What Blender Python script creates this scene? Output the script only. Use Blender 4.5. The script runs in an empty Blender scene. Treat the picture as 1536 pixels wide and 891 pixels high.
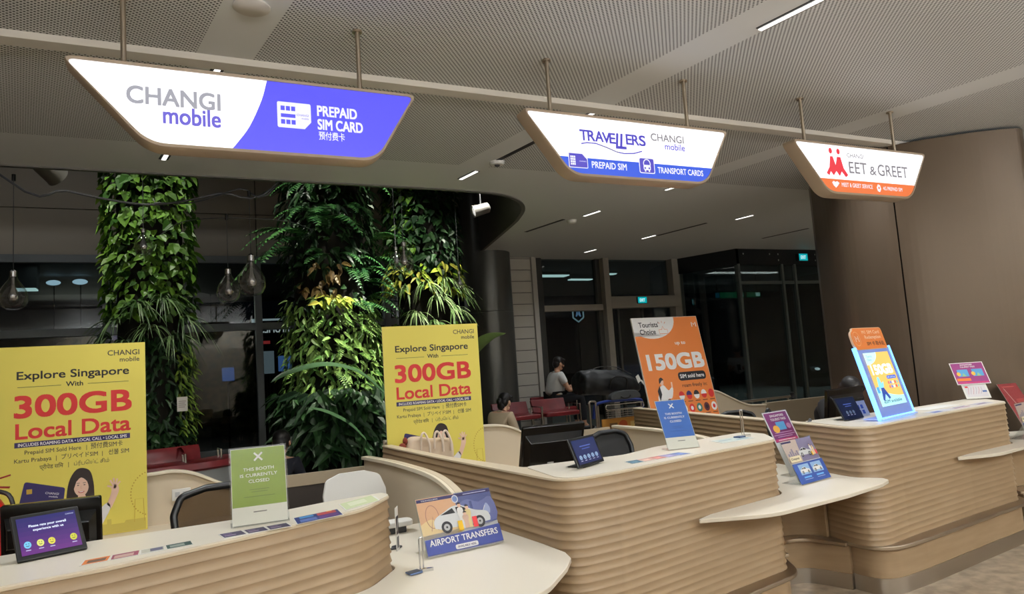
import bpy, math, random
from math import sin, cos, pi, radians, hypot, atan2
from mathutils import Vector, Matrix
random.seed(7)
SC = bpy.context.scene
COL = SC.collection

# ------------------------------------------------------------------ camera, exposure, world, lights
def make_camera():
    W, H, f = 1536, 891, 1040.0
    up = Vector((62 - W / 2, 10400.0, -f)).normalized()
    fw = Vector((0, 0, -1))
    h = (fw - up * fw.dot(up)).normalized()
    r = h.cross(up)
    R0 = Matrix((r, h, up))
    R = Matrix.Rotation(-radians(90 - 63.8), 3, 'Z') @ R0
    cd = bpy.data.cameras.new('camera')
    cd.sensor_width = 36.0
    cd.lens = f / W * 36.0
    cd.clip_start = 0.05
    cam = bpy.data.objects.new('camera', cd)
    cam.matrix_world = Matrix.Translation((0, 0, 1.62)) @ R.to_4x4()
    COL.objects.link(cam)
    SC.camera = cam
make_camera()
SC.view_settings.view_transform = 'Standard'
SC.view_settings.look = 'None'
SC.view_settings.exposure = 0.0
SC.view_settings.gamma = 1.0
SC.view_settings.use_curve_mapping = False
SC.cycles.max_bounces = 7
SC.cycles.glossy_bounces = 3
SC.cycles.transmission_bounces = 6
SC.cycles.transparent_max_bounces = 8
SC.cycles.sample_clamp_indirect = 4.0
SC.cycles.use_denoising = True
w = bpy.data.worlds.new('night')
SC.world = w
w.use_nodes = True
w.node_tree.nodes['Background'].inputs[0].default_value = (0.10, 0.13, 0.2, 1)
w.node_tree.nodes['Background'].inputs[1].default_value = 0.012

def area(name, loc, sx, sy, power, col=(1, .93, .82), rot=(0, 0, 0), spread=180):
    l = bpy.data.lights.new(name, 'AREA')
    l.shape = 'RECTANGLE'; l.size = sx; l.size_y = sy; l.energy = power; l.color = col; l.spread = radians(spread)
    o = bpy.data.objects.new(name, l); o.location = loc; o.rotation_euler = rot
    COL.objects.link(o); return o
def spot(name, loc, target, power, ang, col=(1, .97, .85), blend=.6, rad=.05):
    l = bpy.data.lights.new(name, 'SPOT')
    l.energy = power; l.spot_size = radians(ang); l.spot_blend = blend; l.color = col; l.shadow_soft_size = rad
    o = bpy.data.objects.new(name, l); o.location = loc
    o.rotation_euler = (Vector(target) - Vector(loc)).to_track_quat('-Z', 'Y').to_euler()
    COL.objects.link(o); return o
WL_ = (.97, 1, 1.02)
for x, y, p in [(-1.2, 2.2, 6), (1.1, 2.2, 7.5), (3.3, 2.35, 8), (5.4, 2.5, 8), (7.6, 2.5, 6)]:
    area('counter_light', (x, y, 3.55), 1.0, .2, p, WL_, spread=120)
for x, y, p in [(.2, -.8, 12), (4, -.8, 14), (8, -.8, 16)]:
    area('hall_light', (x, y, 3.55), 1.6, .5, p, WL_, spread=110)
for x, y, p in [(.1, 4.4, 25), (3.06, 4.4, 26), (5.6, 4.5, 25), (5.3, 7.2, 20), (8.0, 7.4, 20), (6.4, 9.6, 11)]:
    area('booth_light', (x, y, 3.57), 1.0, .16, p, WL_, spread=130)
area('ceiling_fill', (4.5, -3.3, 2.75), 15, .8, 2150, WL_, (radians(150), 0, 0), 120)   # unseen fill lamp, added behind the camera to brighten the ceiling
for loc, tgt, p, a in [((-1.15, 7.35, 5.2), (-.5, 8.35, 2.7), 230, 44), ((.75, 7.5, 5.2), (.05, 8.4, 2.9), 150, 40),
                       ((2.9, 7.25, 4.6), (2.0, 8.3, 1.9), 900, 34), ((2.3, 7.6, 5.2), (2.75, 9.0, 3.2), 330, 40),
                       ((4.1, 8.2, 4.6), (3.4, 9.1, 2.5), 480, 34), ((.6, 7.5, 5.2), (1.3, 8.2, 3.3), 230, 50)]:
    spot('plant_spot', loc, tgt, p, a)
area('atrium_light', (-1.5, 9.6, 5.45), 2.5, 1.2, 7, (.97, 1, 1))

# ------------------------------------------------------------------ materials
MATS = {}
def mat(name, col=(.8, .8, .8), rough=.5, metal=0., emit=None, es=1., trans=0., ior=1.45, spec=.5, coat=0., alpha=1.):
    if name in MATS: return MATS[name]
    m = bpy.data.materials.new(name); m.use_nodes = True
    b = m.node_tree.nodes['Principled BSDF']; I = b.inputs
    I['Base Color'].default_value = (*col, 1); I['Roughness'].default_value = rough; I['Metallic'].default_value = metal
    I['Specular IOR Level'].default_value = spec; I['IOR'].default_value = ior
    I['Transmission Weight'].default_value = trans; I['Coat Weight'].default_value = coat; I['Alpha'].default_value = alpha
    if emit: I['Emission Color'].default_value = (*emit, 1); I['Emission Strength'].default_value = es
    m.diffuse_color = (*col, 1)
    MATS[name] = m; return m
def s(r, g=None, b=None):                       # sRGB 0..255 -> linear
    if g is None: g = b = r
    f = lambda c: (c / 255 / 12.92) if c / 255 <= .04045 else ((c / 255 + .055) / 1.055) ** 2.4
    return (f(r), f(g), f(b))
def nd(m): return m.node_tree.nodes, m.node_tree.links
def noise_col(m, c1, c2, scale, detail=4, bump=0., lo=.35, hi=.65, stretch=None):
    N, L = nd(m); b = N['Principled BSDF']
    tc = N.new('ShaderNodeTexCoord'); mp = N.new('ShaderNodeMapping')
    if stretch: mp.inputs['Scale'].default_value = stretch
    n = N.new('ShaderNodeTexNoise'); n.inputs['Scale'].default_value = scale; n.inputs['Detail'].default_value = detail
    r = N.new('ShaderNodeValToRGB'); r.color_ramp.elements[0].position = lo; r.color_ramp.elements[1].position = hi
    r.color_ramp.elements[0].color = (*c1, 1); r.color_ramp.elements[1].color = (*c2, 1)
    L.new(tc.outputs['Object'], mp.inputs[0]); L.new(mp.outputs[0], n.inputs['Vector']); L.new(n.outputs['Fac'], r.inputs[0]); L.new(r.outputs[0], b.inputs['Base Color'])
    if bump:
        bp = N.new('ShaderNodeBump'); bp.inputs['Strength'].default_value = bump; bp.inputs['Distance'].default_value = .01
        L.new(n.outputs['Fac'], bp.inputs['Height']); L.new(bp.outputs[0], b.inputs['Normal'])
    return m
CREAM = mat('cream_laminate', s(214, 198, 172), .42)
RIB = noise_col(mat('ribbed_sand_coloured_wood', s(152, 128, 99), .42), s(148, 124, 95), s(158, 134, 105), 3, stretch=(1, 1, 9))
WHITE_TOP = mat('ivory_solid_surface', s(232, 223, 206), .3, spec=.22)
STEEL = mat('brushed_steel', s(190, 182, 172), .28, 1)
BRONZE = mat('bronze_steel', s(178, 164, 146), .3, .9)
CHROME = mat('chrome', s(215, 215, 215), .15, 1)
TAUPE = mat('taupe_painted_metal', s(176, 158, 138), .4, .2)
BLACK = mat('black_plastic', s(22, 22, 23), .35)
BLACK_GLOSS = mat('black_gloss_plastic', s(14, 14, 15), .12)
MESHBLK = mat('black_mesh_fabric', s(38, 38, 38), .9)
DKGREY = mat('dark_grey_plastic', s(60, 60, 62), .5)
WHITEP = mat('white_plastic', s(228, 226, 220), .4)
PAPER = mat('white_paper', s(236, 234, 228), .6)
ACRYL = mat('clear_acrylic', (1, 1, 1), .03, trans=1, ior=1.2)
GLASS = mat('clear_glass', (1, 1, 1), .0, trans=1, ior=1.45)
def pane_mat(name, tint, refl, f0=.04, ro=0., ex=4.):
    m = bpy.data.materials.new(name); m.use_nodes = True; N, L = nd(m)
    N.remove(N['Principled BSDF'])
    t = N.new('ShaderNodeBsdfTransparent'); t.inputs[0].default_value = (*tint, 1)
    g = N.new('ShaderNodeBsdfGlossy'); g.inputs['Roughness'].default_value = ro; g.inputs[0].default_value = (*refl, 1)
    lw = N.new('ShaderNodeLayerWeight'); lw.inputs[0].default_value = .5
    pw = N.new('ShaderNodeMath'); pw.operation = 'POWER'; L.new(lw.outputs['Facing'], pw.inputs[0]); pw.inputs[1].default_value = ex
    fr = N.new('ShaderNodeMath'); fr.operation = 'MULTIPLY_ADD'; L.new(pw.outputs[0], fr.inputs[0]); fr.inputs[1].default_value = .6; fr.inputs[2].default_value = f0
    mx = N.new('ShaderNodeMixShader'); L.new(fr.outputs[0], mx.inputs[0]); L.new(t.outputs[0], mx.inputs[1]); L.new(g.outputs[0], mx.inputs[2])
    L.new(mx.outputs[0], N['Material Output'].inputs[0]); MATS[name] = m; return m
PANE = pane_mat('window_glass', (.55, .6, .6), (1, 1, 1))
BULB = pane_mat('bulb_glass', (.86, .86, .88), (1, 1, 1), .08, 0., 1.8)
SHEET = pane_mat('acrylic_sheet', (.97, .98, .98), (1, 1, 1), .02, .12)

# ------------------------------------------------------------------ mesh helpers
class MB:
    def __init__(self): self.v = []; self.f = []; self.m = []
    def raw(self, v, f, m=0):
        o = len(self.v); self.v += [tuple(p) for p in v]; self.f += [tuple(i + o for i in q) for q in f]; self.m += [m] * len(f); return self
    def box(self, c, size, rot=None, m=0):
        x, y, z = [d / 2 for d in size]
        vs = [Vector(p) for p in ((-x, -y, -z), (x, -y, -z), (x, y, -z), (-x, y, -z), (-x, -y, z), (x, -y, z), (x, y, z), (-x, y, z))]
        if rot is not None: vs = [rot @ p for p in vs]
        c = Vector(c)
        return self.raw([p + c for p in vs], [(0, 3, 2, 1), (4, 5, 6, 7), (0, 1, 5, 4), (1, 2, 6, 5), (2, 3, 7, 6), (3, 0, 4, 7)], m)
    def bb(self, x0, x1, y0, y1, z0, z1, m=0):
        return self.box(((x0 + x1) / 2, (y0 + y1) / 2, (z0 + z1) / 2), (x1 - x0, y1 - y0, z1 - z0), None, m)
    def prism(self, poly, z0, z1, m=0):                       # poly ccw in xy
        n = len(poly); a = sum(poly[i][0] * poly[(i + 1) % n][1] - poly[(i + 1) % n][0] * poly[i][1] for i in range(n))
        if a < 0: poly = poly[::-1]
        v = [(x, y, z0) for x, y in poly] + [(x, y, z1) for x, y in poly]
        return self.raw(v, [tuple(range(n))[::-1], tuple(range(n, 2 * n))] + [(i, (i + 1) % n, n + (i + 1) % n, n + i) for i in range(n)], m)
    def prism_xz(self, poly, y0, y1, m=0):                    # outline in xz, thickness along y
        n = len(poly); a = sum(poly[i][0] * poly[(i + 1) % n][1] - poly[(i + 1) % n][0] * poly[i][1] for i in range(n))
        if a < 0: poly = poly[::-1]
        v = [(x, y0, z) for x, z in poly] + [(x, y1, z) for x, z in poly]
        return self.raw(v, [tuple(range(n)), tuple(range(n, 2 * n))[::-1]] + [(i, n + i, n + (i + 1) % n, (i + 1) % n) for i in range(n)], m)
    def prism_yz(self, poly, x0, x1, m=0):
        n = len(poly); a = sum(poly[i][0] * poly[(i + 1) % n][1] - poly[(i + 1) % n][0] * poly[i][1] for i in range(n))
        if a < 0: poly = poly[::-1]
        v = [(x0, y, z) for y, z in poly] + [(x1, y, z) for y, z in poly]
        return self.raw(v, [tuple(range(n))[::-1], tuple(range(n, 2 * n))] + [(i, (i + 1) % n, n + (i + 1) % n, n + i) for i in range(n)], m)
    def tube(self, pts, r, n=8, m=0, closed=False, cap=True):
        pts = [Vector(p) for p in pts]; k = len(pts)
        rs = r if isinstance(r, (list, tuple)) else [r] * k
        vs = []; prev = None
        for i, p in enumerate(pts):
            if closed: t = pts[(i + 1) % k] - pts[i - 1]
            else: t = pts[min(i + 1, k - 1)] - pts[max(i - 1, 0)]
            t.normalize()
            if prev is None:
                a = Vector((0, 0, 1)) if abs(t.z) < .9 else Vector((1, 0, 0)); u = t.cross(a).normalized()
            else: u = (prev - t * prev.dot(t)); u = u.normalized() if u.length > 1e-6 else t.orthogonal().normalized()
            prev = u; w_ = t.cross(u)
            vs += [p + (u * cos(2 * pi * j / n) + w_ * sin(2 * pi * j / n)) * rs[i] for j in range(n)]
        fs = []
        for i in range(k if closed else k - 1):
            a, b = i * n, ((i + 1) % k) * n
            fs += [(a + j, a + (j + 1) % n, b + (j + 1) % n, b + j) for j in range(n)]
        if not closed and cap: fs += [tuple(range(n))[::-1], tuple(range((k - 1) * n, k * n))]
        return self.raw(vs, fs, m)
    def cyl(self, p0, p1, r0, r1=None, n=20, m=0): return self.tube([p0, p1], [r0, r0 if r1 is None else r1], n, m)
    def lathe(self, prof, c=(0, 0, 0), n=24, m=0, axis=None):   # prof = (r, z) bottom to top
        vs = [(r * cos(2 * pi * j / n), r * sin(2 * pi * j / n), z) for r, z in prof for j in range(n)]
        fs = [(i * n + j, i * n + (j + 1) % n, (i + 1) * n + (j + 1) % n, (i + 1) * n + j) for i in range(len(prof) - 1) for j in range(n)]
        if prof[0][0] > 1e-4: fs.append(tuple(range(n))[::-1])
        if prof[-1][0] > 1e-4: fs.append(tuple(range((len(prof) - 1) * n, len(prof) * n)))
        c = Vector(c); vs = [(axis @ Vector(p) if axis else Vector(p)) + c for p in vs]
        return self.raw(vs, fs, m)
    def ball(self, c, r, n=14, k=9, m=0, rot=None):
        rx, ry, rz = r if isinstance(r, (list, tuple)) else (r, r, r)
        vs = [Vector((rx * sin(pi * i / k) * cos(2 * pi * j / n), ry * sin(pi * i / k) * sin(2 * pi * j / n), -rz * cos(pi * i / k))) for i in range(1, k) for j in range(n)]
        vs += [Vector((0, 0, -rz)), Vector((0, 0, rz))]; q = (k - 1) * n
        fs = [(i * n + j, i * n + (j + 1) % n, (i + 1) * n + (j + 1) % n, (i + 1) * n + j) for i in range(k - 2) for j in range(n)]
        fs += [(q, (j + 1) % n, j) for j in range(n)] + [(q + 1, (k - 2) * n + j, (k - 2) * n + (j + 1) % n) for j in range(n)]
        c = Vector(c); return self.raw([(rot @ p if rot else p) + c for p in vs], fs, m)
    def xf(self, M):
        self.v = [tuple(M @ Vector(p)) for p in self.v]; return self
    def build(self, name, m, parent=None, smooth=True, bevel=0., angle=38):
        me = bpy.data.meshes.new(name); me.from_pydata(self.v, [], self.f)
        for q in (m if isinstance(m, (list, tuple)) else [m]): me.materials.append(q)
        if any(self.m): me.polygons.foreach_set('material_index', self.m)
        me.validate(); me.update()
        if smooth: me.shade_smooth(); me.set_sharp_from_angle(angle=radians(angle))
        o = bpy.data.objects.new(name, me); COL.objects.link(o)
        if parent: o.parent = parent
        if bevel:
            b = o.modifiers.new('bevel', 'BEVEL'); b.width = bevel; b.segments = 2; b.limit_method = 'ANGLE'; b.angle_limit = radians(40); b.harden_normals = True
        return o
def thing(name, label, cat, loc=(0, 0, 0), rz=0., group=None):
    o = bpy.data.objects.new(name, None); COL.objects.link(o)
    o.location = loc; o.rotation_euler = (0, 0, rz); o.empty_display_size = .1
    o['label'] = label; o['category'] = cat
    if group: o['group'] = group
    return o
def tag(o, label, cat, group=None):
    o['label'] = label; o['category'] = cat
    if group: o['group'] = group
    return o
def struct(o): o['kind'] = 'structure'; return o
def dup(t, loc=None, rz=None, label=None, group=None):
    r = t.copy(); COL.objects.link(r)
    if loc is not None: r.location = loc
    if rz is not None: r.rotation_euler = (0, 0, rz)
    if label: r['label'] = label
    if group: r['group'] = group
    for ch in list(t.children):
        c = ch.copy(); COL.objects.link(c); c.parent = r
        for g in ch.children:
            d = g.copy(); COL.objects.link(d); d.parent = c
    return r
def fillet(pts, n=6):                                          # pts (x, y, radius), closed outline with rounded corners
    out = []; k = len(pts)
    for i in range(k):
        p = Vector(pts[i][:2]); r = pts[i][2] if len(pts[i]) > 2 else 0
        a = Vector(pts[i - 1][:2]); b = Vector(pts[(i + 1) % k][:2])
        if r <= 0: out.append(tuple(p)); continue
        u = (a - p).normalized(); v_ = (b - p).normalized(); ang = u.angle(v_)
        d = min(r / math.tan(ang / 2), .48 * (a - p).length, .48 * (b - p).length)
        for j in range(n + 1):
            t = j / n; out.append(tuple((p + u * d) * (1 - t) ** 2 + p * 2 * t * (1 - t) + (p + v_ * d) * t * t))
    return out
def smooth_open(pts, n=6):                                     # Catmull-Rom through open points of any dimension
    P = [Vector(p) for p in pts]; P = [P[0] * 2 - P[1]] + P + [P[-1] * 2 - P[-2]]; out = []
    for i in range(1, len(P) - 2):
        for j in range(n):
            t = j / n; a, b, c, d = P[i - 1:i + 3]
            out.append(.5 * ((2 * b) + (c - a) * t + (2 * a - 5 * b + 4 * c - d) * t * t + (3 * b - a - 3 * c + d) * t ** 3))
    out.append(P[-2]); return [tuple(p) for p in out]
def ccw(p):
    return p if sum(p[i][0] * p[(i + 1) % len(p)][1] - p[(i + 1) % len(p)][0] * p[i][1] for i in range(len(p))) > 0 else p[::-1]
def densify(p, step):
    out = []
    for i in range(len(p)):
        a = Vector(p[i]); b = Vector(p[(i + 1) % len(p)]); k = max(1, int((b - a).length / step))
        out += [tuple(a.lerp(b, j / k)) for j in range(k)]
    return out
def normals2(p, closed=True):
    n = len(p); out = []
    for i in range(n):
        a = Vector(p[i - 1] if closed or i else p[0]); b = Vector(p[(i + 1) % n] if closed or i < n - 1 else p[-1])
        t = (b - a).normalized(); out.append(Vector((t.y, -t.x)))
    return out
def offset2(p, d, closed=True): return [tuple(Vector(q) + nn * d) for q, nn in zip(p, normals2(p, closed))]

# ------------------------------------------------------------------ flat printed art: polygons and lettering on a panel
EPS = .0005
_fc = {}
class Art:
    def __init__(self): self.P = MB(); self.T = MB(); self.pm = []; self.tm = []
    def _i(self, lst, m):
        if m not in lst: lst.append(m)
        return lst.index(m)
    def poly(self, pts, m, l=1):
        n = len(pts)
        a = sum(pts[i][0] * pts[(i + 1) % n][1] - pts[(i + 1) % n][0] * pts[i][1] for i in range(n))
        if a < 0: pts = pts[::-1]
        self.P.raw([(x, -EPS * l, z) for x, z in pts], [tuple(range(n))], self._i(self.pm, m)); return self
    def rect(self, x0, z0, x1, z1, m, l=1): return self.poly([(x0, z0), (x1, z0), (x1, z1), (x0, z1)], m, l)
    def rrect(self, x0, z0, x1, z1, r, m, l=1): return self.poly(fillet([(x0, z0, r), (x1, z0, r), (x1, z1, r), (x0, z1, r)], 4), m, l)
    def ell(self, cx, cz, rx, rz=None, m=None, l=1, n=24, a0=0, a1=360):
        rz = rx if rz is None else rz; k = n + (a1 - a0 < 360)
        return self.poly([(cx + rx * cos(radians(a0 + (a1 - a0) * i / n)), cz + rz * sin(radians(a0 + (a1 - a0) * i / n))) for i in range(k)], m, l)
    def line(self, pts, w_, m, l=1, closed=False):
        P = [Vector(p) for p in pts]; n = len(P); k = self._i(self.pm, m); vs = []
        for i, p in enumerate(P):
            t = (P[(i + 1) % n] - P[i - 1]) if closed else (P[min(i + 1, n - 1)] - P[max(i - 1, 0)])
            t.normalize(); nn = Vector((-t.y, t.x)) * w_ / 2
            vs += [(p.x + nn.x, -EPS * l, p.y + nn.y), (p.x - nn.x, -EPS * l, p.y - nn.y)]
        self.P.raw(vs, [(2 * i + 1, 2 * ((i + 1) % n) + 1, 2 * ((i + 1) % n), 2 * i) for i in range(n if closed else n - 1)], k); return self
    def ring(self, cx, cz, rx, rz, w_, m, l=1, n=28):
        return self.line([(cx + rx * cos(2 * pi * i / n), cz + rz * sin(2 * pi * i / n)) for i in range(n)], w_, m, l, True)
    def text(self, t, x, z, h, m, l=2, al='L', w=None, bold=0., res=2, rot=0., shear=0.):
        if h > .045: res = 5
        key = (t, res)
        if key not in _fc:
            c = bpy.data.curves.new('t', 'FONT'); c.body = t; c.size = 1; c.fill_mode = 'FRONT'; c.resolution_u = res
            o = bpy.data.objects.new('t', c); me = bpy.data.meshes.new_from_object(o)
            _fc[key] = ([tuple(v.co) for v in me.vertices], [tuple(p.vertices) for p in me.polygons])
            bpy.data.objects.remove(o); bpy.data.curves.remove(c); bpy.data.meshes.remove(me)
        V, F = _fc[key]
        if not V: return self
        x0 = min(p[0] for p in V); x1 = max(p[0] for p in V)
        sz = h / .71; sx = sz if w is None else w / max(1e-6, x1 - x0)
        wd = (x1 - x0) * sx; ox = x - {'L': 0, 'C': wd / 2, 'R': wd}[al]
        ca, sa = cos(rot), sin(rot); k = self._i(self.tm, m); d = max(0., bold) * sz * .8
        for n, (ex, ez) in enumerate(((-d, -d), (d, -d), (d, d), (-d, d)) if d > 0 else ((0, 0),)):   # heavier strokes for bold lettering
            out = []
            for p in V:
                a = (p[0] - x0) * sx + ox - x + p[1] * sz * shear + ex; b = p[1] * sz + ez
                out.append((x + a * ca - b * sa, -EPS * (l + .06 * n), z + a * sa + b * ca))
            self.T.raw(out, F, k)
        return self
    def build(self, parent, M=None, pname='print', y=0.):
        off = Matrix.Translation((0, y, 0)); M = (M @ off) if M else off
        for p, f, mi in [(self.T.v, self.T.f, self.T.m)]:
            k = [self._i(self.pm, m) for m in self.tm]; o = len(self.P.v)
            self.P.v += p; self.P.f += [tuple(i + o for i in q) for q in f]; self.P.m += [k[i] for i in mi]
        return self.P.xf(M).build(pname, self.pm, parent, smooth=False)
INK = {}
def ink(*c):
    if c not in INK: INK[c] = mat('print_ink_%d_%d_%d' % c, s(*c), .5)
    return INK[c]
GLW = {}
def glow(c, es=1.):
    k = (c, es)
    if k not in GLW: GLW[k] = mat('lit_face_%d_%d_%d_%d' % (*c, int(es * 100)), s(*[v_ * .3 for v_ in c]), .3, emit=s(*c), es=es)
    return GLW[k]

# ================================================================== the room
SL = -.165                                                       # slant of the ceiling light lines
def ceiling_mat():
    m = mat('perforated_ceiling_metal', s(220, 221, 219), .5); N, L = nd(m); b = N['Principled BSDF']
    tc = N.new('ShaderNodeTexCoord'); sep = N.new('ShaderNodeSeparateXYZ'); L.new(tc.outputs['Object'], sep.inputs[0])
    def M_(op, a, c=None, d=None):
        n = N.new('ShaderNodeMath'); n.operation = op
        for i, q in enumerate((a, c, d)):
            if q is None: continue
            if isinstance(q, (int, float)): n.inputs[i].default_value = q
            else: L.new(q, n.inputs[i])
        return n.outputs[0]
    X, Y = sep.outputs[0], sep.outputs[1]
    u = M_('ADD', X, M_('MULTIPLY', M_('SUBTRACT', Y, 4.5), -SL))
    d1 = M_('ABSOLUTE', M_('SUBTRACT', M_('FRACT', M_('ADD', M_('DIVIDE', M_('SUBTRACT', u, .28), 2.66), .5)), .5))
    band = M_('GREATER_THAN', d1, .06)                           # 1 on the perforated panels, 0 on the plain band along the lights
    p = .021
    a = M_('DIVIDE', M_('ADD', u, Y), p * 1.414); c = M_('DIVIDE', M_('SUBTRACT', u, Y), p * 1.414)
    fa = M_('SUBTRACT', M_('FRACT', a), .5); fc = M_('SUBTRACT', M_('FRACT', c), .5)
    r = M_('SQRT', M_('ADD', M_('MULTIPLY', fa, fa), M_('MULTIPLY', fc, fc)))
    hole = M_('MULTIPLY', M_('LESS_THAN', r, .285), band)
    hole = M_('MULTIPLY', hole, M_('LESS_THAN', Y, 6.1))
    mx = N.new('ShaderNodeMix'); mx.data_type = 'RGBA'; L.new(hole, mx.inputs[0])
    mx.inputs[6].default_value = (*s(220, 221, 219), 1); mx.inputs[7].default_value = (*s(40, 37, 34), 1)
    L.new(mx.outputs[2], b.inputs['Base Color']); return m
CEIL = ceiling_mat()
ZC = 3.6
HOLE = [(-9, 6.95), (2.6, 6.95)] + smooth_open([(2.9, 6.96), (3.4, 7.03), (3.75, 7.25), (4.02, 7.62), (4.2, 8.1), (4.35, 8.7), (4.79, 10.9), (4.87, 11.4)], 5)
b = MB()
b.prism([(-9, 4.40), (16, 4.40), (16, 11.6)] + [(4.87, 11.6)] + HOLE[::-1], ZC, ZC + .08)
b.prism([(-9, -3.6), (16, -3.6), (16, 4.40), (-9, 4.40)], ZC, ZC + .08)
struct(b.build('ceiling', CEIL, smooth=False))
b = MB()                                                          # rib where the two ceiling fields meet
b.prism_yz([(4.33, ZC), (4.36, ZC - .028), (4.47, ZC - .028), (4.50, ZC)], -9, 16)
struct(b.build('trim_1', mat('ceiling_white', s(214, 208, 198), .5)))
b = MB()                                                          # fascia of the atrium opening
n_ = len(HOLE); inn = [(-9, 7.0)] + offset2(HOLE, -.05, False)[1:]
vs = [(x, y, z) for z in (ZC - .012, 5.6) for x, y in HOLE] + [(x, y, z) for z in (5.6, ZC - .012) for x, y in inn]
b.raw(vs, [(k * n_ + i, k * n_ + i + 1, ((k + 1) % 4) * n_ + i + 1, ((k + 1) % 4) * n_ + i) for k in range(4) for i in range(n_ - 1)])
struct(b.build('trim_2', mat('fascia_grey', s(95, 92, 86), .5)))
struct(MB().bb(-9, 16, 6.9, 11.6, 5.6, 5.7).build('ceiling_atrium', mat('atrium_ceiling_grey', s(96, 92, 86), .7), smooth=False))
FLOOR = noise_col(mat('brown_stone_floor', s(150, 130, 108), .3), s(140, 124, 106), s(186, 170, 148), 9, 8, .05)
struct(MB().bb(-9, 16, -3.6, 11.5, -.1, 0).build('floor', FLOOR, smooth=False))
WB = mat('beige_wall', s(176, 166, 150), .6)
b = MB()                                                          # back wall of the hall behind the camera side, left and right ends
struct(MB().bb(-9, 16, -3.7, -3.6, 0, 3.6).build('wall_back', WB, smooth=False))
struct(MB().bb(-9.1, -9, -3.7, 11.5, 0, 5.6).build('wall_left', WB, smooth=False))
struct(MB().bb(16, 16.1, -3.7, 11.5, 0, 5.6).build('wall_right', WB, smooth=False))
# the upper cladding of the window wall, in panels
b = MB()
CLAD = mat('grey_beige_cladding', s(168, 160, 146), .5)
for x0, x1 in [(-9, -2.89), (-2.875, -.855), (-.84, 1.19), (1.205, 3.23), (3.245, 4.9)]:
    for z0, z1 in [(3.56, 4.262), (4.275, 4.98), (4.993, 5.6)]: b.bb(x0, x1, 11.4, 11.5, z0, z1)
b.bb(-9, 4.9, 11.46, 11.5, 3.56, 5.6, 1)
struct(b.build('wall_front', [CLAD, mat('joint_black', s(10), .8)], smooth=False))
# window_1: tall glazing behind the planting
MULL = mat('blue_grey_aluminium', s(118, 124, 128), .45, .3)
GREYF = mat('warm_grey_aluminium', s(150, 144, 134), .5, .2)
def window(name, x0, x1, z0, z1, muls, trans, fm, yy=11.38, mw=.1, tw=.1, dep=.16):
    t = bpy.data.objects.new(name, None); COL.objects.link(t); struct(t)
    b = MB()
    for x in muls: b.bb(x - mw / 2, x + mw / 2, yy - dep / 2, yy + dep / 2, z0, z1)
    for z in trans: b.bb(x0, x1, yy - dep / 2 + .012, yy + dep / 2 - .012, z - tw / 2, z + tw / 2)
    b.build('window_frame', fm, t, bevel=.004)
    MB().bb(x0, x1, yy - .008, yy + .008, z0, z1).build('glass', PANE, t, smooth=False)
    return t
window('window_1', -9, 4.9, .0, 3.56, [-6.97, -4.93, -2.89, -.85, 1.19, 3.23], [.05, .62, 2.5, 3.54], MULL, tw=.11)
# dark round column and tiled strip
b = MB(); b.lathe([(.42, 0), (.42, 2.55), (.412, 2.555), (.412, 2.565), (.42, 2.57), (.42, 5.6)], (4.93, 10.95, 0), 48)
struct(b.build('column_round', mat('dark_grey_lacquer', s(88, 88, 84), .3, .4)))
b = MB()
z = 0.
while z < 3.6:
    b.bb(5.44, 5.93, 11.2, 11.4, z + .006, min(z + .21, 3.6) - .006); z += .21
b.bb(5.44, 5.92, 11.21, 11.4, 0, 3.6, 1)
struct(b.build('wall_tiled', [mat('white_tile', s(200, 196, 186), .35), mat('grout_grey', s(90, 88, 84), .9)], smooth=False))
struct(MB().bb(5.935, 6.0, 11.16, 11.4, 0, 3.6).bb(6.0, 6.05, 11.2, 11.4, 0, 3.6).build('trim_3', mat('white_metal', s(196, 192, 184), .4), bevel=.004))
struct(MB().bb(6.05, 6.2, 11.28, 11.5, 0, 3.6).build('trim_4', mat('charcoal_metal', s(52, 52, 50), .5)))
DARKA = mat('dark_warm_aluminium', s(70, 68, 63), .5, .2)
window('window_2', 6.2, 7.44, 0, 3.6, [6.22], [.05], DARKA, 11.42, .05, .06)
struct(MB().bb(6.2, 7.50, 11.26, 11.44, 2.585, 2.70).build('trim_5', GREYF, bevel=.006))
struct(MB().bb(7.44, 7.66, 11.34, 11.46, 0, 3.6, 0).bb(7.53, 7.66, 11.2, 11.36, 0, 3.6, 1).build('trim_6', [DARKA, GREYF], bevel=.004))
window('window_3', 7.66, 9.3, 0, 3.6, [], [.05], DARKA, 11.42)
struct(MB().bb(7.66, 9.34, 11.2, 11.44, 2.61, 2.84).build('trim_7', GREYF, bevel=.006))
struct(MB().bb(9.24, 9.5, 11.24, 11.46, 0, 3.6).build('trim_8', GREYF, bevel=.006))
struct(MB().bb(8.5, 8.53, 11.38, 11.44, 0, 2.6).bb(7.9, 7.94, 11.38, 11.44, 0, 2.6).build('door_1', DARKA))
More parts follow.
